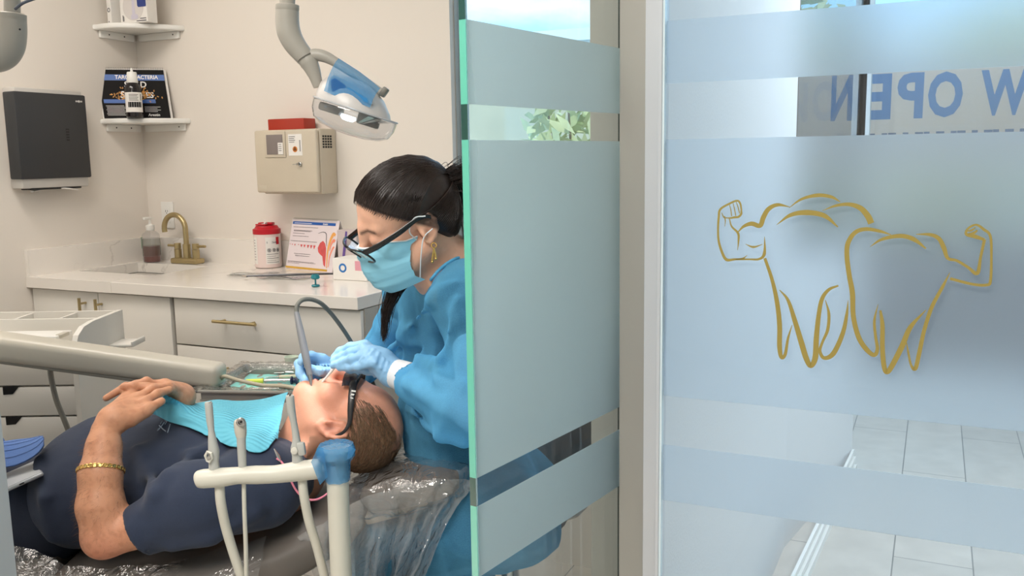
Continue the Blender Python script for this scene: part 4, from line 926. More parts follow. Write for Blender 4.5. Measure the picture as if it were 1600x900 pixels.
# film strip folded over handle and panel
V = []; rows = [[(529, 91), (545, 101), (562, 112), (580, 126), (594, 138)], [(524, 97), (540, 106), (558, 118), (575, 131), (588, 146)], [(519, 106), (536, 116), (554, 128), (571, 140), (583, 155)], [(512, 122), (530, 130), (550, 140), (568, 150), (580, 164)], [(506, 142), (524, 150), (545, 157), (565, 163), (578, 168)]]
offs = [-.004, .010, .010, .006, .006]
for r, o in zip(rows, offs):
    for p in r: V.append(pl_(*p, o))
m = MB().add(V, [(i*5+j, (i+1)*5+j, (i+1)*5+j+1, i*5+j+1) for i in range(4) for j in range(4)])
tag(m.build('barrier_film', BLUEF, origin=V[12]), 'blue barrier film wrapped over the lamp handle and controls', 'film')
sl_ = bpy.data.lights.new('lamp_beam', 'SPOT'); sl_.energy = 14; sl_.spot_size = math.radians(26); sl_.spot_blend = .7; sl_.color = (.88, .93, 1); sl_.shadow_soft_size = .05
so_ = bpy.data.objects.new('lamp_beam', sl_); COL.objects.link(so_); tgt = J(498, 600, 1.97); src_ = hc-hz_*.075; so_.location = Vector(src_.tolist()); so_.rotation_euler = Vector((tgt-src_).tolist()).to_track_quat('-Z', 'Y').to_euler()

# second jointed arm at the upper left
q = thing('jointed_arm', 'grey jointed support arm elbow at the upper left', 'arm', J(20, 60, 2.0)); sx_ = 2.0/FP
MB().tube([J(19, -330, 2.0), J(19, 22, 2.0)], 11.5*sx_, 24).build('pole', ARMG, q)
MB().tube([J(20, 20, 2.0), J(20, 22, 2.0), J(20, 31, 2.0), J(20, 32, 2.0)], np.array([16, 19, 19, 18.5])*sx_, 28).build('collar', ARMG, q)
MB().tube([J(20, 31, 2.0), J(20, 52, 2.0), J(16, 74, 2.0), J(2, 90, 2.0), J(-30, 94, 2.0), J(-130, 94, 2.0)], np.array([19, 19.5, 20, 20, 19.5, 18])*sx_, 28, smooth=8).build('elbow', ARMG, q)
MB().lathe([(0, 0), (.0022, 0), (.0022, .001), (0, .001)], J(31, 46, 2.0-19*sx_*.8), (.5, -1, 0), 10).build('screw', BLACK, q)
tag(MB().tube([J(24, 14, 1.97), J(34, 6, 1.96), J(48, 0, 1.97), J(70, -6, 1.98), J(120, -14, 2.0)], .0032, 8, smooth=5).build('cable', principled('slate_cable', srgb(86, 92, 104), .5), origin=J(48, 0, 1.97)), 'dark slate cable looping off the upper left arm', 'cable')

# ================================================================== assistant's instrument holder in front of the patient
HY = 1.52; hs_ = HY/FP
def hj(px, py, dy=0.): return J(px, py, HY+dy)
ho = thing('instrument_holder', 'ivory instrument holder post with a side bar before the patient', 'instrument holder', V3(hj(527, 900)[0], HY, 0))
IV = principled('ivory_holder', srgb(208, 204, 190), .34)
pb = hj(527, 740); 
MB().cyl(V3(pb[0]-.006, HY, .03), pb-EZ*.02, 17.5*hs_, n=36).build('lower_post', IV, ho); MB().cyl(pb-EZ*.035, pb+EZ*.028, 17.8*hs_, n=36).build('upper_post', IV, ho)
MB().lathe([(0, 0), (.16, 0), (.16, .02), (.05, .035), (0, .035)], V3(pb[0]-.006, HY, 0)).build('base', IV, ho)
bx = [hj(318, 747), hj(360, 743), hj(405, 741), hj(455, 738), hj(492, 733)]
m = MB().tube([hj(306, 749, -.004), hj(309, 748.5, -.004)]+[hj(x, y, -.004) for x, y in ((318, 748), (345, 746), (372, 743), (400, 742), (430, 741), (460, 737), (492, 733), (500, 732), (503, 732))], np.array([9, 13.5, 15.5, 15.6, 13.8, 15, 14.4, 16, 16.5, 15.5, 10])*hs_, 24, flat=1.0, smooth=3); m.build('bar', IV, ho)
MB().tube([hj(490, 733), hj(527, 722)], 8*hs_, 14).build('neck', IV, ho)
MB().lathe([(0, 0), (26*hs_, 0), (28*hs_, .004), (27*hs_, .016), (18*hs_, .02), (0, .02)], pb+EZ*.030, n=36).build('cap', IV, ho)
rg = np.random.default_rng(9); V = []; n_ = 36
for r, z in ((10, .053), (27, .054), (30.5, .046), (30.5, .034), (22, .022), (20.5, .0), (20, -.012)):
    for k in range(n_): 
        a = 2*math.pi*k/n_; j = 1+rg.uniform(-.03, .05); V.append(pb+V3(r*hs_*j*math.cos(a), r*hs_*j*math.sin(a), z+rg.uniform(-.001, .001)))
Fs = [(i*n_+k, i*n_+(k+1) % n_, (i+1)*n_+(k+1) % n_, (i+1)*n_+k) for i in range(6) for k in range(n_)]+[tuple(range(n_))]
m = MB().add(V, Fs)
w_ = [hj(486, 722, -.026), hj(496, 700, -.03), hj(505, 700, -.034), hj(512, 745, -.03), hj(500, 758, -.028)]; m.add(w_, [(0, 1, 2, 3, 4)])
w_ = [hj(545, 697, -.02), hj(556, 702, -.02), hj(550, 714, -.024), hj(542, 718, -.026)]; m.add(w_, [(0, 1, 2, 3)])
tag(m.build('barrier_film', BLUEF, origin=pb), 'blue barrier film wrapped around the holder post top', 'film')
GRV = principled('valve_grey', srgb(186, 186, 180), .3, .1)
def hose(p, r): 
    return MB().tube([hj(*q_, dy) for q_, dy in p], r*hs_, 16, smooth=6)
# suction valve, left
s1h = thing('suction_handpiece', 'grey suction handpiece with lever leftmost in the holder', 'handpiece', hj(335, 735), 'handpieces in the holder')
MB().tube([hj(326, 629), hj(326, 631), hj(328, 655), hj(330, 672), hj(332, 690), hj(334, 705), hj(334, 722), hj(335, 735), hj(335, 745)], np.array([4.5, 6.2, 6, 4.8, 7, 9, 8, 9.2, 9])*hs_, 22, smooth=3).build('barrel', GRV, s1h)
MB().tube([hj(324, 720, -.01), hj(321, 712, -.012), hj(324, 706, -.012), hj(330, 708, -.012), hj(331, 716, -.012), hj(327, 722, -.012)], .0026, 8, closed=True).build('lever', PLAST, s1h)
MB().lathe([(0, 0), (.0032, 0), (.0032, .002), (0, .002)], hj(327, 715, -.014), (0, -1, 0), 12).build('pivot', STEEL, s1h)
hose([((343, 758), 0), ((345, 785), .0), ((352, 820), .01), ((362, 855), .02), ((378, 905), .03), ((392, 960), .04)], 8.0).build('hose', IV, s1h)
# air-water syringe, middle
s2h = thing('air_water_syringe', 'steel air-water syringe with round nozzle in the middle of the holder', 'handpiece', hj(378, 735), 'handpieces in the holder')
MB().tube([hj(377, 678), hj(377, 690), hj(379, 730), hj(379, 742)], np.array([7.8, 7.2, 6.6, 6.6])*hs_, 20).build('barrel', GRV, s2h)
MB().tube([hj(375, 655), hj(375, 657), hj(375, 662), hj(376, 674), hj(377, 682)], np.array([5, 8.5, 9.8, 9.6, 8.2])*hs_, 22, smooth=3).build('head', PLASTG, s2h)
MB().lathe([(0, 0), (.0075, 0), (.0082, .003), (.006, .006), (.004, .006), (.003, .003), (0, .003)], hj(377, 659, -.008), (.05, -1, .1), 22).build('nozzle', STEEL, s2h)
MB().lathe([(0, 0), (.0022, 0), (.0022, .003), (0, .003)], hj(377, 659, -.0105), (.05, -1, .1), 12).build('bore', BLACK, s2h)
hose([((381, 755), 0), ((382, 800), .0), ((384, 850), .01), ((385, 905), .02), ((387, 960), .03)], 3.6).build('hose', IV, s2h)
# second suction valve, right
s3h = thing('suction_handpiece', 'grey suction handpiece rightmost in the holder before the patient neck', 'handpiece', hj(462, 730), 'handpieces in the holder')
MB().tube([hj(453, 618), hj(453, 620), hj(455, 640), hj(459, 660), hj(463, 685), hj(463, 700), hj(464, 712), hj(465, 722), hj(465, 738)], np.array([5, 6.6, 6.6, 5.2, 6, 9.2, 8, 9, 8.8])*hs_, 22, smooth=3).build('barrel', GRV, s3h)
MB().box(hj(471, 701, -.006), (.014, .012, .024), (1, 0, .1), None, (-.1, 0, 1), .004).build('lever', GRV, s3h)
MB().lathe([(0, 0), (.006, 0), (.006, .003), (0, .004)], hj(460, 704, -.010), (0, -1, 0), 18).build('pivot', PLAST, s3h)
hose([((472, 748), 0), ((475, 775), .0), ((483, 815), .01), ((494, 850), .02), ((508, 905), .03), ((520, 960), .04)], 7.6).build('hose', IV, s3h)
# ================================================================== smooth bodies: distance fields meshed with surface nets
class SDF:
    def __init__(s): s.p = []
    def _add(s, f, c, R, op, k): s.p.append((f, np.asarray(c, float), R, op, k)); return s
    def cone(s, a, b, ra, rb=None, k=.02, op='u'):
        a = np.asarray(a, float); b = np.asarray(b, float); rb = ra if rb is None else rb; ab = b-a; L2 = ab@ab+1e-12
        def f(P):
            t = np.clip(((P-a)@ab)/L2, 0, 1); return np.linalg.norm(P-a-t[..., None]*ab, axis=-1)-(ra+(rb-ra)*t)
        return s._add(f, (a+b)/2, math.sqrt(L2)/2+max(ra, rb), op, k)
    def chain(s, pts, rs, k=.012, op='u'):
        rs = np.broadcast_to(np.asarray(rs, float), (len(pts),))
        for i in range(len(pts)-1): s.cone(pts[i], pts[i+1], rs[i], rs[i+1], k, op)
        return s
    def ell(s, c, r, R=None, k=.02, op='u'):
        c = np.asarray(c, float); r = np.broadcast_to(np.asarray(r, float), (3,)); R = np.eye(3) if R is None else np.asarray(R, float)
        def f(P):
            q = (P-c)@R; k0 = np.linalg.norm(q/r, axis=-1); k1 = np.linalg.norm(q/(r*r), axis=-1)+1e-9; return k0*(k0-1)/k1
        return s._add(f, c, float(r.max()), op, k)
    def plane(s, pt, nr, k=.01):                                   # cut away the side nr points to
        pt = np.asarray(pt, float); nr = unit(nr)
        s.p.append((lambda P: -((P-pt)@nr), pt, 1e9, 's', k)); return s
    def cutcyl(s, a, d, R, h, k=.006):                              # flat-ended cylindrical cut starting at a along d
        a = np.asarray(a, float); d = unit(d)
        def f(P):
            q = P-a; t = q@d; r = np.linalg.norm(q-t[..., None]*d, axis=-1); return np.maximum(np.maximum(-t, t-h), r-R)
        return s._add(f, a+d*h/2, math.hypot(R, h/2), 's', k)
    def ev(s, P, sel=None):
        d = None
        for i, (f, c, R, op, k) in enumerate(s.p):
            v = f(P)
            if d is None: d = v; continue
            d = s.comb(d, v, op, k)
        return d
    @staticmethod
    def comb(d, v, op, k):
        if op == 'u': h = np.maximum(k-np.abs(d-v), 0)/k; return np.minimum(d, v)-h*h*k*.25
        v = -v; h = np.maximum(k-np.abs(d-v), 0)/k; return np.maximum(d, v)+h*h*k*.25
    def grad(s, P, e=.0015):
        g = np.stack([s.ev(P+e*np.eye(3)[i])-s.ev(P-e*np.eye(3)[i]) for i in range(3)], -1); return g/(np.linalg.norm(g, axis=-1, keepdims=True)+1e-9)
    def project(s, P, off=0., it=5):
        P = np.array(P, float)
        for _ in range(it): P = P-s.grad(P)*(s.ev(P)-off)[..., None]
        return P
    def hit(s, px, py, near=.8, far=3.5, off=0.):
        d = ray(px, py); d = d/np.linalg.norm(d); t = near; best = (9., near)
        for _ in range(200):
            q = float(s.ev((CO+d*t)[None])[0])-off
            if q < best[0]: best = (q, t)
            if q < 4e-4: break
            t += max(q*.8, 4e-4)
            if t > far: break
        return CO+d*best[1]
    def mesh(s, res, disp=None, amp=0.):
        U = [p for p in s.p if p[3] == 'u']; lo = np.min([p[1]-p[2] for p in U], 0)-3*res-amp; hi = np.max([p[1]+p[2] for p in U], 0)+3*res+amp
        B = 8; nb = np.ceil((hi-lo)/res/B).astype(int)+1; N = nb*B; D = np.empty(N, np.float32)
        bi = np.stack(np.meshgrid(*[np.arange(n) for n in nb], indexing='ij'), -1).reshape(-1, 3); cen = lo+(bi*B+(B-1)/2)*res; hd = (B-1)/2*res*1.733
        dp = np.stack([f(cen) for f, c, R, op, k in s.p], 1); dc = None
        for j, (f, c, R, op, k) in enumerate(s.p): dc = dp[:, j] if dc is None else s.comb(dc, dp[:, j], op, k)
        um = np.array([p[3] == 'u' for p in s.p]); kk = np.array([p[4] for p in s.p]); dmin = np.where(um, dp, 9e9).min(1)
        act = np.abs(dc) < hd*1.5+amp+.006
        Db = np.repeat(np.sign(dc).astype(np.float32)[:, None], B**3, 1)
        ia = np.nonzero(act)[0]; off = np.stack(np.meshgrid(*[np.arange(B)]*3, indexing='ij'), -1).reshape(-1, 3)*res
        P = (lo+bi[ia]*B*res)[:, None, :]+off[None]; d = np.full(P.shape[:2], 9.0)
        for j, (f, c, R, op, k) in enumerate(s.p):
            rel = (dp[ia, j] < dmin[ia]+2.2*hd+2*k+.004) if op == 'u' else (dp[ia, j] < 2*hd+2*k)
            q = np.nonzero(rel)[0]
            for c0 in range(0, len(q), 400):
                qq = q[c0:c0+400]; d[qq] = s.comb(d[qq], f(P[qq]), op, k)
        if disp is not None:
            for c0 in range(0, len(P), 400): d[c0:c0+400] += disp(P[c0:c0+400])
        Db[ia] = d
        D[:] = Db.reshape(tuple(nb)+(B, B, B)).transpose(0, 3, 1, 4, 2, 5).reshape(N)
        return nets(D, lo, res)
def nets(D, lo, res):
    ng = D < 0; c = np.zeros(np.array(D.shape)-1, np.int8)
    for i in (0, 1):
        for j in (0, 1):
            for k in (0, 1): c += ng[i:ng.shape[0]-1+i, j:ng.shape[1]-1+j, k:ng.shape[2]-1+k]
    ac = np.argwhere((c > 0) & (c < 8)); idx = np.full(c.shape, -1, np.int64); idx[tuple(ac.T)] = np.arange(len(ac))
    S_ = np.zeros((len(ac), 3)); n = np.zeros(len(ac)); cor = [(i, j, k) for i in (0, 1) for j in (0, 1) for k in (0, 1)]
    val = {q: D[ac[:, 0]+q[0], ac[:, 1]+q[1], ac[:, 2]+q[2]] for q in cor}
    for q in cor:
        for ax in range(3):
            if q[ax] == 0:
                r = list(q); r[ax] = 1; r = tuple(r); a, b = val[q], val[r]; m = (a < 0) != (b < 0); t = np.where(m, a/np.where(m, a-b, 1), 0)
                p = np.tile(np.array(q, float), (len(ac), 1)); p[:, ax] += t; S_[m] += p[m]; n[m] += 1
    V = lo+(ac+S_/n[:, None])*res; F_ = []
    for ax in range(3):
        u, w = (ax+1) % 3, (ax+2) % 3; sl0 = [slice(1, -1)]*3; sl0[ax] = slice(0, -1); sl1 = list(sl0); sl1[ax] = slice(1, None)
        a = ng[tuple(sl0)]; b = ng[tuple(sl1)]; e = np.argwhere(a != b); o = np.ones(3, int); o[ax] = 0; e = e+o
        fl = ng[tuple(e.T)]
        def cell(du, dw): q = e.copy(); q[:, u] -= du; q[:, w] -= dw; return idx[tuple(q.T)]
        q = np.stack([cell(1, 1), cell(0, 1), cell(0, 0), cell(1, 0)], 1); q[~fl] = q[~fl][:, ::-1]; F_.append(q)
    F_ = np.concatenate(F_); return V, F_[(F_ >= 0).all(1)]
def vnoise(P, sc, seed=0):
    """smooth value noise"""
    P = np.asarray(P)*sc; I = np.floor(P).astype(np.int64); f = P-I; f = f*f*(3-2*f); o = 0
    def h(i, j, k):
        n = (i*374761393+j*668265263+k*2147483647+seed*1442695041) & 0xFFFFFFFF; n = ((n ^ (n >> 13))*1274126177) & 0xFFFFFFFF; return ((n ^ (n >> 16)) & 0xFFFF)/65535.-.5
    for a in (0, 1):
        for b in (0, 1):
            for c in (0, 1):
                w = (f[..., 0] if a else 1-f[..., 0])*(f[..., 1] if b else 1-f[..., 1])*(f[..., 2] if c else 1-f[..., 2]); o = o+w*h(I[..., 0]+a, I[..., 1]+b, I[..., 2]+c)
    return o
def strands(name, paths, r0, r1, mat, parent, colors=None):
    """many thin three-sided hairs as one mesh; paths (n, m, 3)"""
    paths = np.asarray(paths, float); n, m, _ = paths.shape; T = np.gradient(paths, axis=1); T /= np.linalg.norm(T, axis=2, keepdims=True)+1e-9
    u = np.cross(T, np.array([.3, .2, .93])); u /= np.linalg.norm(u, axis=2, keepdims=True)+1e-9; w = np.cross(T, u); r = np.linspace(r0, r1, m)[None, :, None]
    V = np.stack([paths+r*(math.cos(a)*u+math.sin(a)*w) for a in (0, 2.094, 4.189)], 2).reshape(-1, 3)
    b = (np.arange(n)[:, None, None]*m+np.arange(m-1)[None, :, None])*3+np.arange(3)[None, None, :]; b2 = (np.arange(n)[:, None, None]*m+np.arange(m-1)[None, :, None])*3+(np.arange(3)[None, None, :]+1) % 3
    F_ = np.stack([b, b2, b2+3, b+3], -1).reshape(-1, 4); return link_mesh(name, V, F_, mat, parent, auto=180)
def frame(pitch, yaw, roll, X0, Z0):
    X = unit(X0); Z = unit(Z0); Y = np.cross(Z, X)
    def rot(v, k, a): return v*math.cos(a)+np.cross(k, v)*math.sin(a)+k*(k@v)*(1-math.cos(a))
    a = math.radians(pitch); X, Z = rot(X, Y, a), rot(Z, Y, a)
    a = math.radians(yaw); k = np.asarray(Z0, float) if 0 else Z; X, Y = rot(X, k, a), rot(Y, k, a)
    a = math.radians(roll); Y, Z = rot(Y, X, a), rot(Z, X, a)
    return X, Y, Z
class Head:
    def __init__(h, O, X, Y, Z, s=1., up=1., lo=1.): h.up, h.lo = up, lo; h.O = np.asarray(O, float); h.R = np.stack([X, Y, Z], 1); h.s = s
    def zm(h, z): return np.where(z > 0, z*h.up, np.where(z < -.02, -.02+(z+.02)*h.lo, z))
    def zi(h, z): return np.where(z > 0, z/h.up, np.where(z < -.02, -.02+(z+.02)/h.lo, z))
    def __call__(h, x, y, z):
        z = float(h.zm(np.array(z))); return h.O+h.R@(np.array([x, y, z], float)*h.s)
    def loc(h, P):
        q = ((np.asarray(P)-h.O)@h.R)/h.s; q[..., 2] = h.zi(q[..., 2]); return q
def build_head(S_, h, jaw=0., mouth=0., male=True, closed_eyes=True):
    s = h.s; R = h.R
    def e(c, r, k=.02, op='u'): S_.ell(h(*c), np.array(r)*s, R, k*s, op)
    def cn(a, b, ra, rb, k=.015, op='u'): S_.cone(h(*a), h(*b), ra*s, rb*s, k*s, op)
    e((-.012, 0, .050), (.096, .076, .080*h.up)); e((.032, 0, .048), (.056, .064, .054*h.up), .03); e((.042, 0, -.022), (.050, .057, .060*h.lo), .03)
    def jp(x, y, z):                                               # jaw hinge at the ear
        a = jaw; px, pz = x-.0, z+.0; return (px*math.cos(a)+pz*math.sin(a), y, -px*math.sin(a)+pz*math.cos(a))
    for q in (-1, 1):
        cn(jp(.0, .052*q, -.045), jp(.072, .016*q, -.094), .020, .018, .03)
        e((.058, .040*q, -.014), (.024, .022, .022), .025); e((.084, .032*q, .010), (.0125, .0145, .0115), .006)
        cn((.085, .016*q, .030), (.072, .044*q, .032), .0095, .009, .014)
        e((.1035, .0125*q, -.027), (.0105, .008, .009), .007)
        # ear
        yo = lambda x: (.074+.012*max(0, -x*40))*q
        E_ = lambda x, z: h(x-.012, yo(x), z)
        e((-.016, .074*q, .002), (.019, .006, .027), .012)
        S_.chain([E_(.010, .002), E_(.010, .020), E_(.000, .031), E_(-.014, .029), E_(-.022, .014), E_(-.020, -.004), E_(-.010, -.018), E_(.000, -.027), E_(.008, -.022)], np.array([.004, .0045, .0048, .0046, .0044, .0044, .005, .0072, .005])*s, .005*s)
        S_.chain([E_(.0, .019), E_(-.010, .012), E_(-.012, .0), E_(-.006, -.012)], np.array([.0035, .0042, .0045, .004])*s, .005*s)
        cn((-.003, .080*q, -.004), (-.003, .082*q, -.010), .0048, .0045, .006)
    e(jp(.080, 0, -.097), (.021, .022, .018), .025)
    e((.078, 0, -.048), (.020, .028, .020), .02)
    cn((.094, 0, .022), (.116, 0, -.020), .0085, .0115, .016); cn((.088, 0, .036), (.094, 0, .02), .012, .0085, .02)
    up = [(.088, -.022*1, -.051), (.0985, -.008, -.0475), (.0995, 0, -.049), (.0985, .008, -.0475), (.088, .022, -.051)]
    S_.chain([h(*p) for p in up], np.array([.003, .0055, .005, .0055, .003])*s, .006*s)
    lw = [jp(.086, -.020, -.056), jp(.0965, -.007, -.061), jp(.0965, .007, -.061), jp(.086, .020, -.056)]
    S_.chain([h(*p) for p in lw], np.array([.003, .0065, .0065, .003])*s, .006*s)
    if mouth: 
        m_ = jp(.100, 0, -.060); S_.ell(h(.094, 0, -.053-mouth*.4), np.array([.026, .019, mouth])*s, R, .006*s, 's')
    for q in (-1, 1): S_.ell(h(.1085, .0055*q, -.0315), np.array([.0055, .0036, .005])*s, R, .003*s, 's')
    for q in (-1, 1): S_.ell(h(-.013, .090*q, -.002), np.array([.0095, .0075, .0105])*s, R, .005*s, 's')

SKIN = principled('skin', (.7, .45, .35), .46, bump=.22, bscale=420, attr='Col', sss=.12, ssr=(.010, .004, .002), noise=.05, nscale=60)
def mixc(C, w, col): w = np.clip(w, 0, 1)[:, None]; return C*(1-w)+np.array(col)*w
def spot(V, c, r): return np.exp(-((np.linalg.norm(V-np.asarray(c), axis=1)/r)**2))
def seg_d(V, a, b): a = np.asarray(a); b = np.asarray(b); ab = b-a; t = np.clip(((V-a)@ab)/(ab@ab), 0, 1); return np.linalg.norm(V-a-t[:, None]*ab, axis=1)

# ================================================================== the dental chair
UPH = principled('taupe_upholstery', srgb(112, 104, 97), .5, bump=.1, bscale=500)
chair = thing('dental_chair', 'reclined taupe dental chair under the patient', 'dental chair', (-.95, 1.97, 0))
def loft(mb, secs, n=28, e=3.5):
    """super-elliptic slab sections: (x, y, z of centre), half depth y, half thickness, slope"""
    V = []
    for c, hy_, hz0, sl_ in secs:
        c = np.asarray(c, float); up = unit(V3(-sl_, 0, 1))
        for k in range(n):
            a = 2*math.pi*k/n; ca, sa = math.cos(a), math.sin(a); V.append(c+V3(0, 1, 0)*hy_*abs(ca)**(2/e)*np.sign(ca)+up*hz0*abs(sa)**(2/e)*np.sign(sa))
    m_ = len(secs); mb.add(V, [(i*n+k, (i+1)*n+k, (i+1)*n+(k+1) % n, i*n+(k+1) % n) for i in range(m_-1) for k in range(n)]+[tuple(range(n)), tuple((m_-1)*n+k for k in range(n-1, -1, -1))]); return mb
CY = 2.0
loft(MB(), [((-2.35, CY, .36), .16, .02, .1), ((-2.32, CY, .37), .20, .05, .1), ((-1.9, CY, .42), .22, .055, .1), ((-1.5, CY, .47), .24, .06, .06), ((-1.2, CY, .46), .27, .06, -.02), ((-1.02, CY, .455), .28, .06, 0), ((-1.0, CY, .455), .27, .05, 0)]).build('seat', UPH, chair, auto=60)
loft(MB(), [((-.99, CY, .45), .26, .03, .05), ((-.965, CY, .45), .29, .05, .05), ((-.80, CY, .460), .295, .055, .08), ((-.62, CY, .482), .29, .055, .16), ((-.48, CY, .515), .26, .052, .28), ((-.38, CY, .55), .20, .045, .32), ((-.34, CY, .562), .16, .02, .32)]).build('backrest', UPH, chair, auto=60)
hr = MB()
loft(hr, [((-.345, 1.98, .595), .07, .012, .3), ((-.325, 1.98, .603), .11, .032, .3), ((-.25, 1.98, .622), .135, .036, .26), ((-.16, 1.98, .640), .13, .034, .16), ((-.125, 1.98, .645), .10, .028, .12), ((-.105, 1.98, .647), .05, .010, .1)]).build('headrest', UPH, chair, auto=60)
MB().box(V3(-.24, 1.97, .575), (.20, .14, .022), (1, 0, .26), None, (-.26, 0, 1), .008).box(V3(-.36, 1.98, .52), (.16, .08, .015), (1, 0, .5), None, (-.5, 0, 1), .004).build('headrest_bracket', principled('bracket_ivory', srgb(206, 196, 180), .4), chair)
MB().box(V3(-1.1, 1.98, .36), (.7, .30, .09), bev=.02).box(V3(-1.1, 1.98, .20), (.34, .26, .32), bev=.03).box(V3(-1.05, 1.98, .03), (.95, .46, .06), bev=.02).build('pedestal', PLASTG, chair)
# clear plastic covers
def wr(P, a, sc, sd): P = np.asarray(P, float); return P+np.stack([vnoise(P, sc, sd+i)*a for i in range(3)], -1)
V = []; nu, nv = 70, 34
for i in range(nu+1):
    u = i/nu; top = catmull([V3(-.455, 1.775, .575), V3(-.36, 1.80, .625), V3(-.25, 1.835, .655), V3(-.15, 1.845, .668), V3(-.085, 1.87, .655)], 20)[min(80, int(u*80))]
    bot = V3(-.45+.23*u, 1.80-.03*math.sin(u*9), .10+.06*u)
    for j in range(nv+1):
        v = j/nv; p = top*(1-v)+bot*v; pinch = (1-.55*math.sin(math.pi*min(1, v*1.1))*.55); cx_ = -.30
        p = p.copy(); p[0] = cx_+(p[0]-cx_)*pinch-.02*v; p[1] += .020*math.sin(u*34+v*4)*min(1, v*3)+.02*math.sin(u*11)*v; V.append(p)
V = wr(np.array(V), .012, 22, 3); V = wr(V, .008, 55, 9)
Fs = np.array([(i*(nv+1)+j, (i+1)*(nv+1)+j, (i+1)*(nv+1)+j+1, i*(nv+1)+j+1) for i in range(nu) for j in range(nv)])
CLEARB = film('clear_bag_film', (.86, .86, .85), .30, .16, 1.0, 24, 4.0)
cv = tag(link_mesh('headrest_cover', V, Fs, CLEARB, origin=(-.25, 1.82, .4), auto=180), 'clear crinkled plastic bag hanging from the headrest', 'plastic cover')
cs = MB(); V = []
secs = [((-.40, 1.98, .585), .12, .028, .3), ((-.335, 1.98, .602), .125, .046, .3), ((-.25, 1.98, .622), .148, .050, .26), ((-.155, 1.98, .641), .145, .048, .16), ((-.108, 1.98, .648), .115, .040, .12), ((-.085, 1.98, .650), .06, .018, .1)]
P_ = catmull(np.array([list(c)+[a, b, d] for c, a, b, d in secs]), 6); loft(cs, [(q[:3], q[3], q[4], q[5]) for q in P_], 60, 3)
cs.v = wr(wr(np.array(cs.v), .010, 30, 5), .006, 75, 8).tolist(); cs.build('bag', CLEARF, cv, auto=180)
V = []; nu, nv = 90, 22
tp_ = catmull([V3(-1.30, 1.70, .585), V3(-1.12, 1.70, .578), V3(-.99, 1.70, .552), V3(-.90, 1.695, .522), V3(-.80, 1.69, .525), V3(-.66, 1.695, .545), V3(-.52, 1.715, .575)], 15)
for i in range(nu+1):
    top = tp_[i]
    for j in range(nv+1):
        v = j/nv; V.append(V3(top[0], top[1]+.06*(1-min(1, v*5))**2-.018*math.sin(min(1, v*2)*math.pi)+.008*math.sin(i*.8+v*3)*v, top[2]-.30*v))
V = wr(wr(np.array(V), .016, 18, 21), .008, 50, 31)
Fs = np.array([(i*(nv+1)+j, (i+1)*(nv+1)+j, (i+1)*(nv+1)+j+1, i*(nv+1)+j+1) for i in range(nu) for j in range(nv)])
tag(link_mesh('chair_cover', V, Fs, CLEARF, origin=(-.9, 1.7, .45), auto=180), 'clear wrinkled plastic sheet over the near side of the chair', 'plastic cover')

# ================================================================== the patient
pat = thing('person', 'reclining man in a navy T-shirt and dark glasses having his teeth cleaned', 'person', (-.95, 1.98, .5))
hX, hY, hZ = frame(-9, -15, 0, (0, 0, 1), (1, 0, 0))
PH = Head(J(518, 659, 1.905)-hY*.082, hX, hY, hZ, .98, 1.2, .72)
K = SDF()
build_head(K, PH, jaw=.22, mouth=.013)
nb_ = J(462, 735, 1.98)
K.cone(PH(-.030, 0, -.045), nb_, .062, .070, .03); K.cone(PH(.020, 0, -.085), nb_+V3(.0, -.01, .04), .036, .045, .03)
K.cone(PH(-.03, .050, -.03), J(452, 728, 1.90), .018, .020, .012)          # neck tendon
K.ell(J(360, 755, 1.99), (.20, .17, .105), None, .03); K.ell(J(180, 770, 2.0), (.20, .15, .10), None, .03)
def JP(*a): return J(*a)
shN = J(428, 760, 1.81); elN = J(163, 838, 1.705); wrN = J(164, 672, 1.785)
K.cone(shN+V3(-.02, .03, 0), J(300, 800, 1.735), .050, .050, .03); K.cone(J(300, 800, 1.735), elN, .050, .040, .03)
K.chain([elN, J(157, 790, 1.715), J(157, 740, 1.735), J(162, 700, 1.765), wrN], [.041, .0425, .0385, .0315, .027], .02)
# near hand lying over the far hand
kn = [J(226, 628, 1.855), J(217, 621, 1.875), J(208, 617, 1.895), J(199, 617, 1.912)]
for q in kn: K.cone(J(176, 655, 1.80), q, .0225, .0115, .016)
K.cone(J(190, 655, 1.80), J(226, 644, 1.83), .0215, .0125, .016)
K.chain([J(205, 655, 1.805), J(230, 640, 1.835), J(252, 627, 1.86)], [.0155, .0115, .0088], .008)
K.chain([kn[0], J(246, 615, 1.885), J(264, 609, 1.91)], [.0105, .0092, .0085], .007)
K.chain([kn[1], J(238, 607, 1.905), J(262, 604, 1.935)], [.0105, .0092, .0085], .007)
K.chain([kn[3], J(213, 601, 1.935), J(229, 595, 1.945), J(238, 598, 1.95)], [.0105, .009, .0082, .0072], .007)
# far hand
fk = [J(266, 607, 1.945), J(262, 603, 1.965), J(258, 600, 1.985)]
for q in fk: K.cone(J(283, 620, 2.0), q, .023, .0125, .016)
K.chain([fk[0], J(228, 605, 1.915), J(208, 603, 1.905), J(193, 604, 1.90)], [.0112, .0102, .0092, .0078], .006)
K.chain([fk[1], J(222, 602, 1.945), J(196, 604, 1.925), J(166, 622, 1.905)], [.0112, .010, .009, .0075], .006)
K.chain([fk[2], J(230, 600, 1.975), J(205, 606, 1.96)], [.011, .0095, .0085], .006)
K.chain([J(283, 620, 2.0), J(288, 655, 2.09), J(312, 730, 2.22)], [.026, .034, .04], .02); K.cone(J(310, 720, 2.22), J(420, 740, 2.16), .042, .05, .03)
V, Fq = K.mesh(.0030)
C = np.tile(np.array(srgb(224, 160, 132)), (len(V), 1)); L = PH.loc(V)
nearhead = np.linalg.norm(L, axis=1) < .2
arm_ = (V[:, 0] < PH.O[0]-.2)
C = mixc(C, arm_*1., srgb(208, 150, 116))
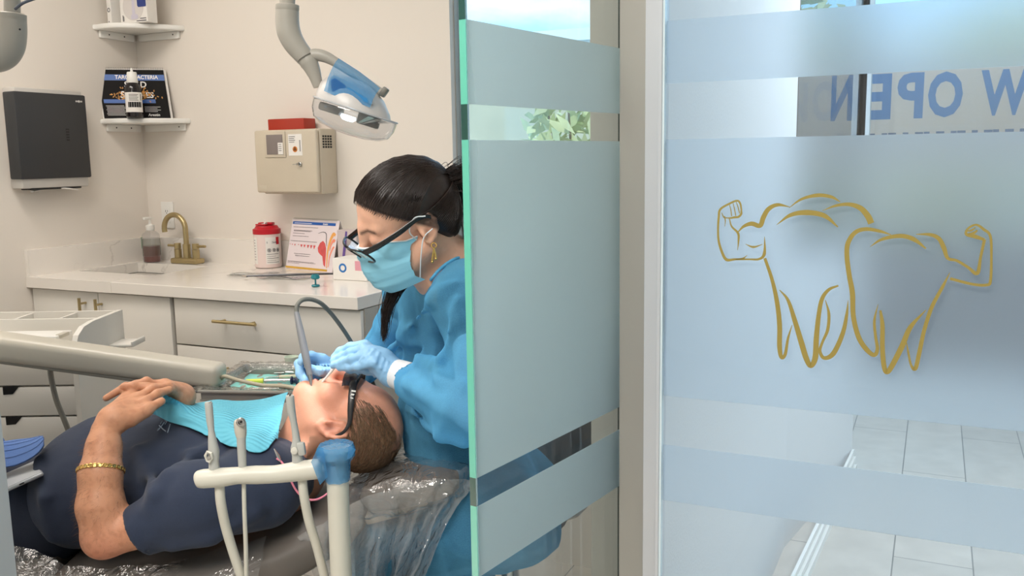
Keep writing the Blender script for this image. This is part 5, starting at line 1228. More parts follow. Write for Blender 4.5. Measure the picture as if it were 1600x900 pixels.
C = mixc(C, spot(V, J(165, 860, 1.69), .05)*.5, srgb(222, 132, 108))
n1 = vnoise(V, 90, 4)+.6*vnoise(V, 200, 5); C = mixc(C, arm_*np.clip(n1*1.2, 0, .35), srgb(170, 110, 80))
C = mixc(C, spot(L, (.105, 0, -.02), .03)*.35+spot(L, (.06, .05, -.01), .03)*.25, srgb(216, 120, 100))
lipd = np.minimum(seg_d(L, (.098, -.02, -.048), (.098, .02, -.048)), seg_d(L, (.092, -.018, -.078), (.092, .018, -.078))); C = mixc(C, nearhead*np.exp(-(lipd/.007)**2)*.6, srgb(206, 118, 112))
C = mixc(C, nearhead*spot(L, (-.012, .084, 0), .03)*.4, srgb(226, 132, 108))
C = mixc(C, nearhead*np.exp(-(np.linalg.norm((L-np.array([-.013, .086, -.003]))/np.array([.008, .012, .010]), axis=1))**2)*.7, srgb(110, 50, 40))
# sideburn and close-cropped scalp under the hair
ed = .030+.020*vnoise(L, 40, 8)
xl_ = np.interp(L[:, 2], [-.06, -.02, 0, .02, .045, .065, .14], [-.04, -.032, -.030, -.012, .034, .046, -.05])
hairy = nearhead*np.clip((xl_+.012*vnoise(L, 90, 8)-L[:, 0])/.010+.5, 0, 1)*(L[:, 2] > -.055)*(np.linalg.norm(L-np.array([-.012, .0, .050]), axis=1) > .05)
bald = np.clip((.030-np.abs(L[:, 1]))/.015, 0, 1)*(L[:, 0] > -.045)
noear = 1-np.clip(1.6-np.linalg.norm((L-np.array([-.018, .080, .002]))/np.array([.024, .03, .034]), axis=1), 0, 1)*(np.abs(L[:, 1]) > .060)
hw = hairy*np.clip(1-bald*.7, 0, 1)*np.clip(noear, 0, 1)
C = mixc(C, hw*.5, srgb(120, 92, 70))
sb_ = nearhead*np.exp(-(seg_d(L, (.006, .072, .028), (.008, .070, .002))/.008)**2)*.55; C = mixc(C, sb_, srgb(120, 92, 70))
C = mixc(C, nearhead*np.exp(-(np.minimum(seg_d(L, (.092, .014, .034), (.078, .046, .036)), seg_d(L, (.092, -.014, .034), (.078, -.046, .036)))/.005)**2)*.6, srgb(110, 80, 60))
link_mesh('body', V, Fq, SKIN, pat, auto=180, colors=C)
# hair: short strands combed back over the scalp
HAIRB = principled('brown_hair', srgb(132, 104, 80), .36, spec=.5, noise=.4, nscale=150)
skull = SDF(); skull.ell(PH(-.012, 0, .050), np.array((.096, .076, .080*PH.up))*PH.s, PH.R, .02); skull.ell(PH(.032, 0, .048), np.array((.056, .064, .054*PH.up))*PH.s, PH.R, .03)
rg = np.random.default_rng(11); pts = []
while len(pts) < 4300:
    d = rg.normal(size=3); d /= np.linalg.norm(d); l = np.array([-.012, 0, .05])+d*np.array([.096, .076, .080])
    if l[2] < -.045 or l[0] > .052-1.25*max(0, l[2]-.075): continue
    if l[2] < .03 and l[0] > -.034+.5*max(0, l[2]-.004)*(1 if l[2] > 0 else 0): continue
    if abs(l[1]) < .045 and l[2] > .10 and l[0] > -.045 and rg.random() < .90: continue
    if abs(l[1]) < .055 and l[0] > .02 and rg.random() < .93: continue
    pts.append(l)
pts = np.array(pts); fl = np.stack([-np.ones(len(pts)), -np.sign(pts[:, 1])*.1+rg.normal(0, .09, len(pts)), np.where(pts[:, 2] < 0, -.45, .75*np.clip((pts[:, 0]+.06)/.08, 0, 1))+rg.normal(0, .11, len(pts))], 1)
fl0 = fl.copy(); cur = pts.copy(); path = []
ln = rg.uniform(.030, .055, len(pts)); m_ = 7
HJ = rg.uniform(.5, 1.3, len(pts))
for j in range(m_):
    fl = fl0+np.array([0, 0, -.9])*j/m_
    w = np.array([PH(*p) for p in cur]); w = skull.project(w, .0008+.0034*math.sin(math.pi*min(1, (j+.3)/m_))*HJ, 3); path.append(w)
    f_ = fl/np.linalg.norm(fl, axis=1)[:, None]; cur = PH.loc(w)+f_*(ln/m_)[:, None]
strands('hair', np.stack(path, 1), .0005, .0002, HAIRB, pat)
# arm hair
rg = np.random.default_rng(12); pth = []
for k in range(900):
    t = rg.uniform(.05, .95); a = catmull([elN, J(157, 790, 1.715), J(157, 740, 1.735), J(162, 700, 1.765), wrN], 8)[int(t*32)]; d = rg.normal(size=3); d[2] *= .3; d /= np.linalg.norm(d)
    if d[1] > .4: continue
    pth.append((a+d*.045, d))
a0 = K.project(np.array([p[0] for p in pth]), 0, 4); d0 = np.array([p[1] for p in pth]); dn = V3(-.35, 0, -.35)+rg.normal(0, .35, (len(a0), 3))
strands('arm_hair', np.stack([a0+(d0*.6+dn)*.010*t for t in (0, .5, 1)], 1), .00016, .00006, principled('arm_hair', srgb(120, 84, 58), .5), pat)

# T-shirt
NAVY = principled('navy_jersey', srgb(42, 52, 74), .85, sheen=.12, bump=.35, bscale=1300, noise=.16, nscale=700)
T = SDF()
T.ell(V3(J(152, 760, 2.0)[0], 2.0, .618), (.125, .20, .130), None, .05); T.ell(V3(J(205, 760, 2.0)[0], 2.0, .625), (.19, .205, .128), None, .06)
T.ell(V3(J(315, 760, 2.0)[0], 1.99, .645), (.19, .20, .128), None, .06); T.cone(J(405, 745, 1.85), J(405, 738, 2.15), .082, .082, .06)
T.cone(J(445, 742, 1.94), J(445, 742, 2.02), .073, .073, .05)
T.cone(J(415, 765, 1.825), J(310, 782, 1.745), .082, .076, .035); T.cone(J(310, 782, 1.745), J(222, 828, 1.715), .074, .052, .03)
T.cone(J(405, 745, 2.17), J(320, 730, 2.23), .08, .065, .04)
# creases
for pts_, r in (([(345, 690, 1.77), (300, 712, 1.72), (262, 745, 1.70), (235, 790, 1.70)], .006), ([(400, 800, 1.76), (330, 838, 1.70), (270, 852, 1.70)], .006),
                ([(60, 720, 1.86), (70, 780, 1.82), (82, 840, 1.82)], .005), ([(215, 700, 1.83), (235, 740, 1.81), (240, 770, 1.80)], .005)):
    T.chain([T.hit(p[0], p[1]) for p in pts_], r, .03)
sl_ax = unit(J(222, 828, 1.715)-J(310, 782, 1.745)); T.cutcyl(J(214, 832, 1.712), sl_ax, .075, .12)
T.cone(J(228, 825, 1.715), J(180, 850, 1.70), .046, .044, .006, 's')
nc = J(478, 728, 1.98); na = unit(V3(1, 0, .30)); T.cone(nc+na*.045, nc+na*.25, .070, .085, .008, 's')
def tdisp(P): return .010*vnoise(P*np.array([.7, 1.4, 1.]), 9, 3)+.006*vnoise(P*np.array([1.6, .7, .7]), 19, 6)+.0014*vnoise(P, 60, 8)
V, Fq = T.mesh(.0052, tdisp, .012)
link_mesh('t_shirt', V, Fq, NAVY, pat, auto=180)
q = J(222, 828, 1.715); 
mk = MB(); 
def tpt(px, py): return T.hit(px, py)+V3(0, -.004, .003)
def inkc(pts_, r=.0011): return mk.tube([tpt(*p) for p in pts_], r, 6)
inkc([(258, 661), (253, 668), (248, 672)]); inkc([(250, 666), (255, 671), (260, 675)]); inkc([(252, 663), (256, 658), (262, 660), (259, 664)]); inkc([(247, 674), (251, 671)])
mk.build('chest_mark', principled('pale_stitch', srgb(150, 160, 175), .7), pat, 'small pale embroidered mark on the chest')
inkc_ = MB().tube([tpt(267, 664), tpt(265, 671), tpt(263, 677)], .0011, 6).build('seam', principled('pale_stitch', srgb(150, 160, 175), .7), pat)
# trousers and shoes
TR = SDF()
TR.cone(V3(-1.06, 1.91, .565), V3(-1.06, 2.09, .565), .105, .105, .05)
for y in (1.89, 2.10): TR.chain([V3(-1.12, y, .570), V3(-1.56, y, .60), V3(-1.62, y, .585), V3(-2.05, y, .50)], [.094, .072, .068, .052], .04)
V, Fq = TR.mesh(.008, lambda P: .012*vnoise(P*np.array([1.5, .7, .6]), 16, 2), .012); link_mesh('trousers', V, Fq, principled('navy_twill', srgb(44, 50, 66), .8, bump=.3, bscale=900), pat, auto=180)
for y in (1.89, 2.10):
    sh = SDF(); sh.ell(V3(-2.16, y, .56), (.06, .045, .125), None, .03); sh.ell(V3(-2.13, y, .47), (.06, .042, .05), None, .03); V, Fq = sh.mesh(.007); link_mesh('shoe', V, Fq, principled('shoe_leather', srgb(60, 48, 42), .5), pat, auto=180)
# gold bracelet
bc = J(157, 735, 1.738); bax = unit(J(162, 705, 1.765)-J(156, 760, 1.725)); bu = unit(np.cross(bax, V3(0, 1, 0))); bv = np.cross(bax, bu)
ring_ = K.project(np.array([bc+.05*(bu*math.cos(a)+bv*math.sin(a)) for a in np.linspace(0, 2*math.pi, 31)[:-1]]), .0022, 5)
m = MB()
for i in range(30):
    a, b = ring_[i], ring_[(i+1) % 30]; c = (a+b)/2; d = unit(b-a); nn = unit(c-bc); s_ = np.cross(nn, d); L_ = np.linalg.norm(b-a)*.56
    m.tube([c+d*L_*math.cos(t)+s_*.0034*math.sin(t) for t in np.linspace(0, 2*math.pi, 11)[:-1]], .0011, 6, closed=True)
    m.box(c, (L_*.9, .0012, .004), d, nn, s_)
m.build('bracelet', principled('gold', srgb(226, 186, 110), .25, .9), pat, 'gold chain bracelet on the left wrist')
# wrap-around glasses
GLS = principled('dark_frame', srgb(38, 36, 36), .3)
m = MB(); tpl = [(.096, .050, .024), (.085, .066, .027), (.060, .076, .029), (.030, .081, .031), (.004, .084, .033), (-.018, .086, .026), (-.034, .082, .006)]
hyw = PH.R[:, 1]; m.tube([PH(*p) for p in tpl], np.array([.0075, .0085, .0080, .0065, .0048, .0035, .0028])*1.0, 14, flat=.32, smooth=4, up=hyw)
gl_ = m.build('glasses_temple', GLS, pat, 'dark glasses temple')
m = MB(); m.tube([PH(*(p[0], -p[1], p[2])) for p in tpl], np.array([.0075, .0085, .0080, .0065, .0048, .0035, .0028]), 14, flat=.32, smooth=4, up=hyw); m.build('glasses_temple', GLS, pat)
V = []; nu, nv = 28, 8
for t_ in (0, .0016):
    for i in range(nu+1):
        a = -1+2*i/nu
        for j in range(nv+1):
            v = j/nv-.5; hgt = .034*(1-.25*abs(a)**3)*(1-.35*math.exp(-(a/.10)**2)*(v < 0)); x = .120-.028*a*a-.008*abs(a)**4-.010*v*0+t_; V.append(PH(x-.30*v*v*.05, .060*a, .022+hgt*v-.004*abs(a)))
k_ = (nu+1)*(nv+1); Fs = [(s_*k_+i*(nv+1)+j, s_*k_+(i+1)*(nv+1)+j, s_*k_+(i+1)*(nv+1)+j+1, s_*k_+i*(nv+1)+j+1) for s_ in (0, 1) for i in range(nu) for j in range(nv)]
MB().add(V, Fs).build('lens', film('dark_lens', srgb(60, 62, 68), .6, .05, 0, 20, 2.0, .1), pat, 'dark wrap-around lens')
m = MB(); m.tube([PH(.1205-.028*a*a-.008*abs(a)**4, .060*a, .0385-.004*abs(a)-.004*abs(a)**3) for a in np.linspace(-1, 1, 31)], .0028, 8); m.build('brow_bar', GLS, pat)
m = MB(); m.box(PH(.074, .0775, .031), (.0035, .0006, .010), PH.R[:, 0], PH.R[:, 1], PH.R[:, 2]).box(PH(.066, .0795, .0305), (.004, .0006, .007), PH.R[:, 0]+PH.R[:, 2]*.4, PH.R[:, 1], PH.R[:, 2]).box(PH(.058, .081, .0305), (.0025, .0006, .006), PH.R[:, 0]-PH.R[:, 2]*.4, PH.R[:, 1], PH.R[:, 2])
m.build('temple_mark', WHITE, pat, 'small white mark on the temple', smooth=False)

# bib on the chest
SH = SDF(); SH.p = T.p+[]
def top_z(x, y, z0=1.0):
    z = z0
    for _ in range(80):
        d = float(T.ev(np.array([[x, y, z]]))[0])
        if d < .0035: break
        z -= max(d*.7, .0008)
        if z < .5: break
    return z
bib = thing('dental_bib', 'turquoise ribbed paper bib spread over the man chest', 'bib', J(345, 665, 1.9))
edge = [(236, 651), (262, 662), (300, 674), (340, 689), (372, 703), (398, 711), (420, 704), (434, 690)]
nearp = np.array([T.hit(*p) for p in edge]); nearc = catmull(nearp, 8); nu = len(nearc)-1; nv = 34; nu = len(nearc)-1; nv = 34; V = []; zt_ = []
fe = [(258, 617, 1.90), (274, 625, 1.935), (292, 632, 1.99), (316, 629, 2.06), (340, 625, 2.09), (372, 627, 2.11), (410, 624, 2.12), (450, 613, 2.10)]
farc = catmull(np.array([J(*q) for q in fe]), 8)
for i in range(nu+1):
    p = nearc[i]; q = farc[i]; u = i/nu
    for j in range(nv+1):
        v = j/nv; w = p*(1-v)+q*v; z = w[2]+.012*math.sin(math.pi*v)*min(1, u*4)
        t_ = top_z(w[0], w[1])+.004; fold = .011*abs(math.sin((u*2.6-v*1.7)*3.1))*min(1, v*6)*(1-v)
        V.append(V3(w[0], w[1], max(z, t_)+fold))
V = np.array(V); Vg = V.reshape(nu+1, nv+1, 3); zmin = Vg[..., 2].copy()-.006
for _ in range(3): Vg[1:-1, 1:-1, 2] = .5*Vg[1:-1, 1:-1, 2]+.125*(Vg[:-2, 1:-1, 2]+Vg[2:, 1:-1, 2]+Vg[1:-1, :-2, 2]+Vg[1:-1, 2:, 2])
Vg[..., 2] = np.maximum(Vg[..., 2], zmin); V = Vg.reshape(-1, 3); V2 = V+V3(0, 0, .0012); k_ = len(V)
Fs = [(s_*k_+i*(nv+1)+j, s_*k_+(i+1)*(nv+1)+j, s_*k_+(i+1)*(nv+1)+j+1, s_*k_+i*(nv+1)+j+1) for s_ in (0, 1) for i in range(nu) for j in range(nv)]
def bibm(N, L, b):
    b.inputs['Base Color'].default_value = srgb(100, 186, 208)+(1,); b.inputs['Roughness'].default_value = .75
    t = N.new('ShaderNodeTexCoord'); w = N.new('ShaderNodeTexWave'); w.wave_type = 'BANDS'; w.bands_direction = 'DIAGONAL'; w.inputs['Scale'].default_value = 40
    mp = N.new('ShaderNodeMapping'); mp.inputs['Scale'].default_value = (.55, 1.3, .0); L.new(t.outputs['Object'], mp.inputs['Vector']); L.new(mp.outputs['Vector'], w.inputs['Vector'])
    u = N.new('ShaderNodeBump'); u.inputs['Strength'].default_value = .9; u.inputs['Distance'].default_value = .002; L.new(w.outputs['Fac'], u.inputs['Height']); L.new(u.outputs['Normal'], b.inputs['Normal'])
MB().add(np.vstack([V, V2]), Fs).build('paper', node_mat('bib_paper', bibm), bib, auto=180)
cA = J(428, 701, 1.80); MB().tube([cA, J(434, 713, 1.795), J(438, 722, 1.79)], [.001, .0045, .003], 10).build('clip', STEEL, bib, 'small metal bib clip')
MB().tube([J(432, 716, 1.79), J(440, 722, 1.79), J(447, 732, 1.785), J(452, 745, 1.78), J(462, 765, 1.785), J(475, 778, 1.79), J(492, 781, 1.80), J(508, 774, 1.82), J(520, 762, 1.86)], .0022, 8, smooth=5).build('neck_cord', principled('pink_cord', srgb(236, 140, 160), .5), bib, 'pink neck cord')

# blue cap and grey phone on the lap
ph0 = J(46, 738, 1.86); phn = thing('smartphone', 'grey smartphone lying on the man lap under the blue cap', 'phone', ph0)
pX = unit(J(74, 738, 1.84)-J(18, 763, 1.80)); pYv = unit(V3(.12, .95, .10)-pX*(V3(.12, .95, .10)@pX)); pZ = np.cross(pX, pYv)
pc_ = (J(74, 741, 1.84)+J(16, 763, 1.80))/2+pYv*.075+V3(.0, -.02, .004)
MB().box(pc_, (.080, .15, .0085), pX, pYv, pZ, .004, 3).build('body', principled('phone_grey', srgb(172, 176, 180), .35, .2), phn)
MB().box(pc_-pYv*.0752-pX*.004, (.010, .0012, .003), pX, pYv, pZ, .0006).build('port', BLACK, phn); MB().box(pc_+pZ*.0045, (.074, .144, .001), pX, pYv, pZ).build('screen', principled('phone_back', srgb(186, 190, 194), .3), phn)
bl = thing('cap', 'blue fabric cap with stitched brim lying on the grey phone', 'cap', J(35, 715, 1.88))
V = []; nu, nv = 24, 14; bo_ = [(-60, 700, 733), (8, 689, 729), (30, 686, 724), (50, 684, 714), (62, 683, 704), (68, 686, 695)]
A_ = catmull([J(p[0], p[1], 1.93) for p in bo_], 5); B_ = catmull([J(p[0], p[2], 1.86) for p in bo_], 5); nu = len(A_)-1
for t_ in (0, 1):
    for i in range(nu+1):
        for j in range(nv+1): v = j/nv; V.append(A_[i]*(1-v)+B_[i]*v+EZ*(.012*math.sin(math.pi*v))+V3(0, .003, -.003)*t_)
k_ = (nu+1)*(nv+1); Fs = [(s_*k_+i*(nv+1)+j, s_*k_+(i+1)*(nv+1)+j, s_*k_+(i+1)*(nv+1)+j+1, s_*k_+i*(nv+1)+j+1) for s_ in (0, 1) for i in range(nu) for j in range(nv)]
CAPM = principled('blue_twill', srgb(98, 130, 190), .85, bump=.4, bscale=700); MB().add(V, Fs).build('brim', CAPM, bl, auto=180)
m = MB()
for q_ in (.2, .4, .6, .8): m.tube([A_[i]*(1-q_)+B_[i]*q_+EZ*(.012*math.sin(math.pi*q_)+.0012) for i in range(nu+1)], .0007, 5)
m.build('stitching', principled('blue_thread', srgb(120, 150, 205), .8), bl)
cr_ = SDF(); cr_.ell(J(-70, 705, 1.90), (.10, .09, .05), None, .02); Vc, Fc_ = cr_.mesh(.006); link_mesh('crown', Vc, Fc_, CAPM, bl, auto=180)
# ================================================================== the clinician
cl = thing('person', 'seated woman in a blue gown, face mask and black glasses leaning over the reclining man', 'person', (-.02, 1.98, .3))
gX, gY, gZ = frame(24, 18, -18, (-1, 0, 0), (0, 0, 1))
QH = Head(J(659, 363, 1.745)-gY*.079, gX, gY, gZ, .97)
Q = SDF(); build_head(Q, QH, jaw=0, mouth=0, male=False)
nbq = J(706, 425, 1.90)
Q.cone(QH(-.030, 0, -.05), nbq, .050, .056, .03); Q.cone(QH(.03, 0, -.085), nbq+V3(-.03, -.01, 0), .030, .045, .03)
sN, sF = J(735, 470, 1.77), J(650, 452, 2.10)
Q.cone(nbq, sN+V3(-.02, .04, -.01), .055, .05, .05); Q.cone(nbq, sF+V3(.02, -.03, 0), .055, .05, .05)
Q.ell(J(715, 520, 2.02), (.075, .11, .15), None, .05); Q.ell(J(724, 635, 2.06), (.07, .09, .12), None, .05); Q.ell(J(738, 720, 2.05), (.07, .09, .06), None, .05)
eN, wN = J(748, 640, 1.71), J(613, 583, 1.895); eF, wF = J(592, 560, 2.19), J(535, 584, 2.12)
Q.chain([sN, eN, wN], [.042, .034, .024], .03); Q.chain([sF, eF, wF], [.042, .034, .024], .03)
V, Fq = Q.mesh(.0032); L = QH.loc(V)
C = np.tile(np.array(srgb(232, 180, 152)), (len(V), 1)); C = mixc(C, spot(L, (.07, .045, -.02), .03)*.25, srgb(210, 120, 100))
for q in (-1, 1):
    F2 = L*np.array([0, 1, 1]); fm = (L[:, 0] > .05)*1.
    br = np.minimum(seg_d(F2, (0, .012*q, .029), (0, .030*q, .0345)), seg_d(F2, (0, .030*q, .0345), (0, .046*q, .029))); C = mixc(C, fm*np.exp(-(br/.0036)**2)*.9, srgb(52, 36, 30))
    ls = np.minimum(seg_d(F2, (0, .020*q, .0045), (0, .032*q, .001)), seg_d(F2, (0, .032*q, .001), (0, .045*q, .004))); C = mixc(C, fm*np.exp(-(ls/.0022)**2)*.9, srgb(40, 26, 24))
    C = mixc(C, spot(L, (.092, .032*q, .013), .012)*.35, srgb(160, 100, 84))
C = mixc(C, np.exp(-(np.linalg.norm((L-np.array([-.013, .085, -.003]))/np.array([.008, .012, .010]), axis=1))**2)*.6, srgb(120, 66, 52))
hl = np.clip(((L-np.array([.070, 0, .074]))@np.array([-.63, 0, .78]))/.006+.5, 0, 1)*(L[:, 2] > -.03); C = mixc(C, hl*.9, srgb(40, 30, 27))
link_mesh('body', V, Fq, SKIN, cl, auto=180, colors=C)
# hair pulled back into a tie
HAIRD = principled('dark_hair', srgb(46, 35, 31), .33, spec=.55, noise=.25, nscale=120)
HC = SDF(); HC.ell(QH(-.012, 0, .050), np.array((.1035, .0835, .0875))*QH.s, QH.R, .02); HC.ell(QH(.030, 0, .050), np.array((.0625, .0710, .0605))*QH.s, QH.R, .03)
full = SDF(); full.p = list(HC.p); full.ell(QH(-.055, 0, .0), np.array((.056, .068, .070))*QH.s, QH.R, .03)
HC.plane(QH(.076, 0, .080), QH.R@np.array([.63, 0, -.78]), .012)
HC.ell(QH(-.062, 0, .0), np.array((.048, .066, .066))*QH.s, QH.R, .02); 
V, Fq = HC.mesh(.003, lambda P: .0012*vnoise(P, 120, 2)); link_mesh('hair', V, Fq, HAIRD, cl, auto=180)
tie = full.project(J(692, 268, 1.80)[None], .004)[0]; tie = QH(-.112, .012, .055)
rg = np.random.default_rng(21); starts = []
hlp = catmull(np.array([(.083, 0, .082), (.078, .028, .078), (.062, .052, .062), (.038, .068, .044), (.014, .077, .034), (-.008, .081, .034), (-.030, .078, .020), (-.045, .070, -.010), (-.060, .055, -.045), (-.075, .03, -.066), (-.08, 0, -.072)]), 8)
for k in range(1100):
    t = rg.random()**.9; p = hlp[min(len(hlp)-1, int(t*len(hlp)))]; p = p+abs(rg.normal(0, .009))*unit(np.array([-.112, .012, .055])-p); p[1] *= (1 if rg.random() < .62 else -1)
    starts.append(p)
starts = np.array(starts); tl_ = QH.loc(tie); m_ = 11; pth = []
for j in range(m_):
    t = j/(m_-1); cur = starts*(1-t)+tl_*t; cur[:, 2] += .03*math.sin(math.pi*t)*(starts[:, 0] > 0); w = QH.O+(cur*QH.s)@QH.R.T
    off = .0010+.0016*rg.random(len(starts)) if j else -.0005*np.ones(len(starts)); off = off if 0 < j < m_-1 else off
    g = w.copy()
    for _ in range(4): g = g-full.grad(g)*(full.ev(g)-off)[..., None]
    pth.append(g if j < m_-1 else w+rg.normal(0, .006, w.shape))
strands('hair_strands', np.stack(pth, 1), .0003, .00055, principled('hair_strand_brown', srgb(54, 42, 37), .28, spec=.7), cl)
def lockof(pts, n, spread, name, r=.0007, seed=1, taper=.3, sub=8):
    rg = np.random.default_rng(seed); c = catmull(np.array(pts), sub); m = len(c); P = []
    u = np.linspace(0, 1, m)[None, :, None]; o = rg.normal(0, 1, (n, 1, 3)); sp = spread*(np.sin(np.pi*np.clip(u*.85+.18, 0, 1))**.7)*(1-taper*u); wob = .004*np.sin(u*7+rg.uniform(0, 6, (n, 1, 1)))*rg.normal(0, 1, (n, 1, 3))
    P = c[None]+o*sp+wob*u; ln = rg.uniform(.85, 1, n); out = np.empty_like(P)
    for i in range(n):
        x = np.linspace(0, (m-1)*ln[i], m); 
        for a in range(3): out[i, :, a] = np.interp(x, np.arange(m), P[i, :, a])
    return strands(name, out, r, r*.4, HAIRD, cl)
lockof([tie, tie+V3(.025, .0, .008), J(727, 282, 1.86), J(736, 330, 1.87), J(738, 390, 1.88), J(742, 450, 1.89)], 420, .014, 'ponytail', seed=5)
lockof([J(668, 395, 1.93), J(648, 420, 1.87), J(625, 440, 1.835), J(608, 475, 1.825), J(601, 510, 1.83), J(600, 532, 1.83)], 420, .0105, 'hair_lock', seed=6, taper=.75)
m = MB(); tz = unit(V3(.9, 0, .25)); m.tube([tie+V3(.004, 0, 0)+.013*(np.cross(tz, V3(0, 1, 0))*math.cos(a)+V3(0, 1, 0)*math.sin(a)) for a in np.linspace(0, 2*math.pi, 25)[:-1]], .006, 10, closed=True); m.build('hair_tie', BLACK, cl)
# mask
MASK = principled('mask_blue', srgb(150, 214, 236), .8, bump=.15, bscale=900); V = []; nu, nv = 30, 30
for t_ in (0, .0012):
    for i in range(nu+1):
        a = -1+2*i/nu
        for j in range(nv+1):
            v = j/nv; xc = np.interp(v, [0, .15, .5, .8, 1], [.117, .125, .131, .122, .100]); z = np.interp(v, [0, 1], [.000, -.116])+.010*abs(a)**2*(-1 if v < .5 else 1)*abs(v-.5)*2
            ple = .0022*(((v*4.5) % 1)-.5)*(0.1 < v < .92); half = np.interp(v, [0, .4, 1], [.062, .066, .056]); aa = abs(a)
            x = xc+ple-t_-(.098*aa**2.3)*np.interp(v, [0, 1], [1.0, .75])-.012*aa*(v < .1); V.append(QH(x, half*np.sign(a)*aa**.9, z))
V = np.array(V); V = np.where((Q.ev(V) < .002)[:, None], Q.project(V, .002, 4), V)
k_ = (nu+1)*(nv+1); Fs = [(s_*k_+i*(nv+1)+j, s_*k_+(i+1)*(nv+1)+j, s_*k_+(i+1)*(nv+1)+j+1, s_*k_+i*(nv+1)+j+1) for s_ in (0, 1) for i in range(nu) for j in range(nv)]
mk_ = MB().add(V, Fs).build('face_mask', MASK, cl, 'light blue pleated face mask', auto=180)
W_M = principled('mask_white', srgb(228, 234, 236), .8)
def mp_(i, j): return V[i*(nv+1)+j]
MB().tube([mp_(i, 0)+gX*.0008 for i in range(nu+1)], .0028, 8, flat=.5).build('mask_edge', W_M, mk_, 'white top edge of the mask')
for q in (0, nu):
    sg = -1 if q == 0 else 1
    MB().tube([mp_(q, 2), QH(.022, .078*sg, .012), QH(.004, .083*sg, .034), QH(-.018, .088*sg, .030)], .0013, 6, smooth=5).build('ear_loop', W_M, mk_); MB().tube([mp_(q, nv-3), QH(.02, .076*sg, -.05), QH(.001, .083*sg, -.012), QH(-.022, .089*sg, .0)], .0013, 6, smooth=5).build('ear_loop', W_M, mk_)
# glasses
BLKF = principled('black_frame', srgb(20, 19, 20), .22, coat=.4)
gx_ = .130; gz = -.006
def gp(y, z): return QH(gx_-.32*y*y/.07+.62*z, y, gz+z)
for q in (-1, 1):
    m = MB(); rim = [(.008, .012), (.012, .018), (.035, .020), (.056, .019), (.062, .012), (.060, -.008), (.050, -.019), (.026, -.021), (.013, -.015)]
    c_ = catmull(np.array([(y*q, z) for y, z in rim]+[(rim[0][0]*q, rim[0][1])]), 4)[:-1]; m.tube([gp(*p) for p in c_], .0022, 8, closed=True); m.build('glasses_rim', BLKF, cl, 'black glasses rim')
    lens = [gp(*p) for p in c_]; ce = gp(.034*q, 0); n_ = len(lens); MB().add(lens+[ce], [(i, (i+1) % n_, n_) for i in range(n_)]).build('lens', CLEARP, cl)
    MB().tube([gp(.062*q, .012), QH(.090, .072*q, .010), QH(.040, .081*q, .020), QH(.000, .085*q, .030), QH(-.024, .086*q, .026), QH(-.036, .082*q, .010)], np.array([.0062, .0062, .0056, .0042, .0034, .003]), 12, flat=.34, smooth=5, up=gY).build('glasses_temple', BLKF, cl, 'thick black glasses temple')
MB().tube([gp(-.009, .010), QH(gx_+.006, 0, gz+.012), gp(.009, .010)], .002, 8, smooth=4).build('glasses_bridge', BLKF, cl)
GOLD = MATS['gold']; er = QH(-.012, .088, -.034)
m = MB().tube([er+V3(0, -.002, 0)+.005*V3(math.cos(a), 0, math.sin(a)) for a in np.linspace(0, 6.283, 15)[:-1]], .0013, 6, closed=True)
for dx, l in ((-.004, .026), (.003, .020)): m.tube([er+V3(0, -.003, -.004), er+V3(dx, -.003, -.004-l)], [.0015, .0024], 8).ball(er+V3(dx, -.003, -.006-l), .003, 6)
m.build('earring', GOLD, cl, 'gold drop earring')
# scrubs under the gown
SC = SDF(); SC.ell(J(713, 520, 2.02), (.095, .135, .17), None, .06); SC.ell(J(722, 645, 2.07), (.115, .130, .16), None, .06); SC.ell(J(740, 733, 2.05), (.12, .145, .095), None, .06)
SC.cone(nbq+V3(.01, .0, -.035), sN, .062, .058, .05); SC.cone(nbq+V3(.0, .03, -.035), sF, .062, .058, .05); SC.cone(sN, J(742, 520, 1.75), .056, .052, .03); SC.cone(sF, J(632, 490, 2.13), .054, .048, .03)
for y in (1.94, 2.16): SC.chain([V3(.0, y, .54), V3(-.30, y, .45), V3(-.28, y, .10)], [.085, .062, .05], .04)
SC.cone(QH(-.03, 0, -.09), nbq+V3(0, 0, .02), .042, .050, .02) if 0 else None
V, Fq = SC.mesh(.006, lambda P: .006*vnoise(P, 22, 4), .008); link_mesh('scrubs', V, Fq, principled('slate_scrubs', srgb(66, 86, 102), .85, bump=.2, bscale=900), cl, auto=180)
for a_us in ([J(743, 530, 1.74), eN, wN], [J(628, 500, 2.13), eF, wF]):
    US = SDF(); US.chain(a_us, [.047, .041, .029], .03); V, Fq = US.mesh(.006); link_mesh('undershirt_sleeve', V, Fq, principled('white_cotton', srgb(226, 230, 234), .85), cl, auto=180)
MB().tube([nbq+.060*V3(math.cos(a)*.9, math.sin(a), .35*math.cos(a)+.12) for a in np.linspace(0, 6.283, 33)[:-1]], .009, 10, closed=True).build('undershirt_collar', principled('black_cotton', srgb(22, 22, 26), .85), cl)
for y in (1.94, 2.16):
    sh = SDF(); sh.ell(V3(-.34, y, .055), (.12, .042, .045), None, .02); sh.cone(V3(-.28, y, .06), V3(-.28, y, .10), .045, .04, .02); V, Fq = sh.mesh(.006); link_mesh('shoe', V, Fq, WHITE, cl, auto=180)
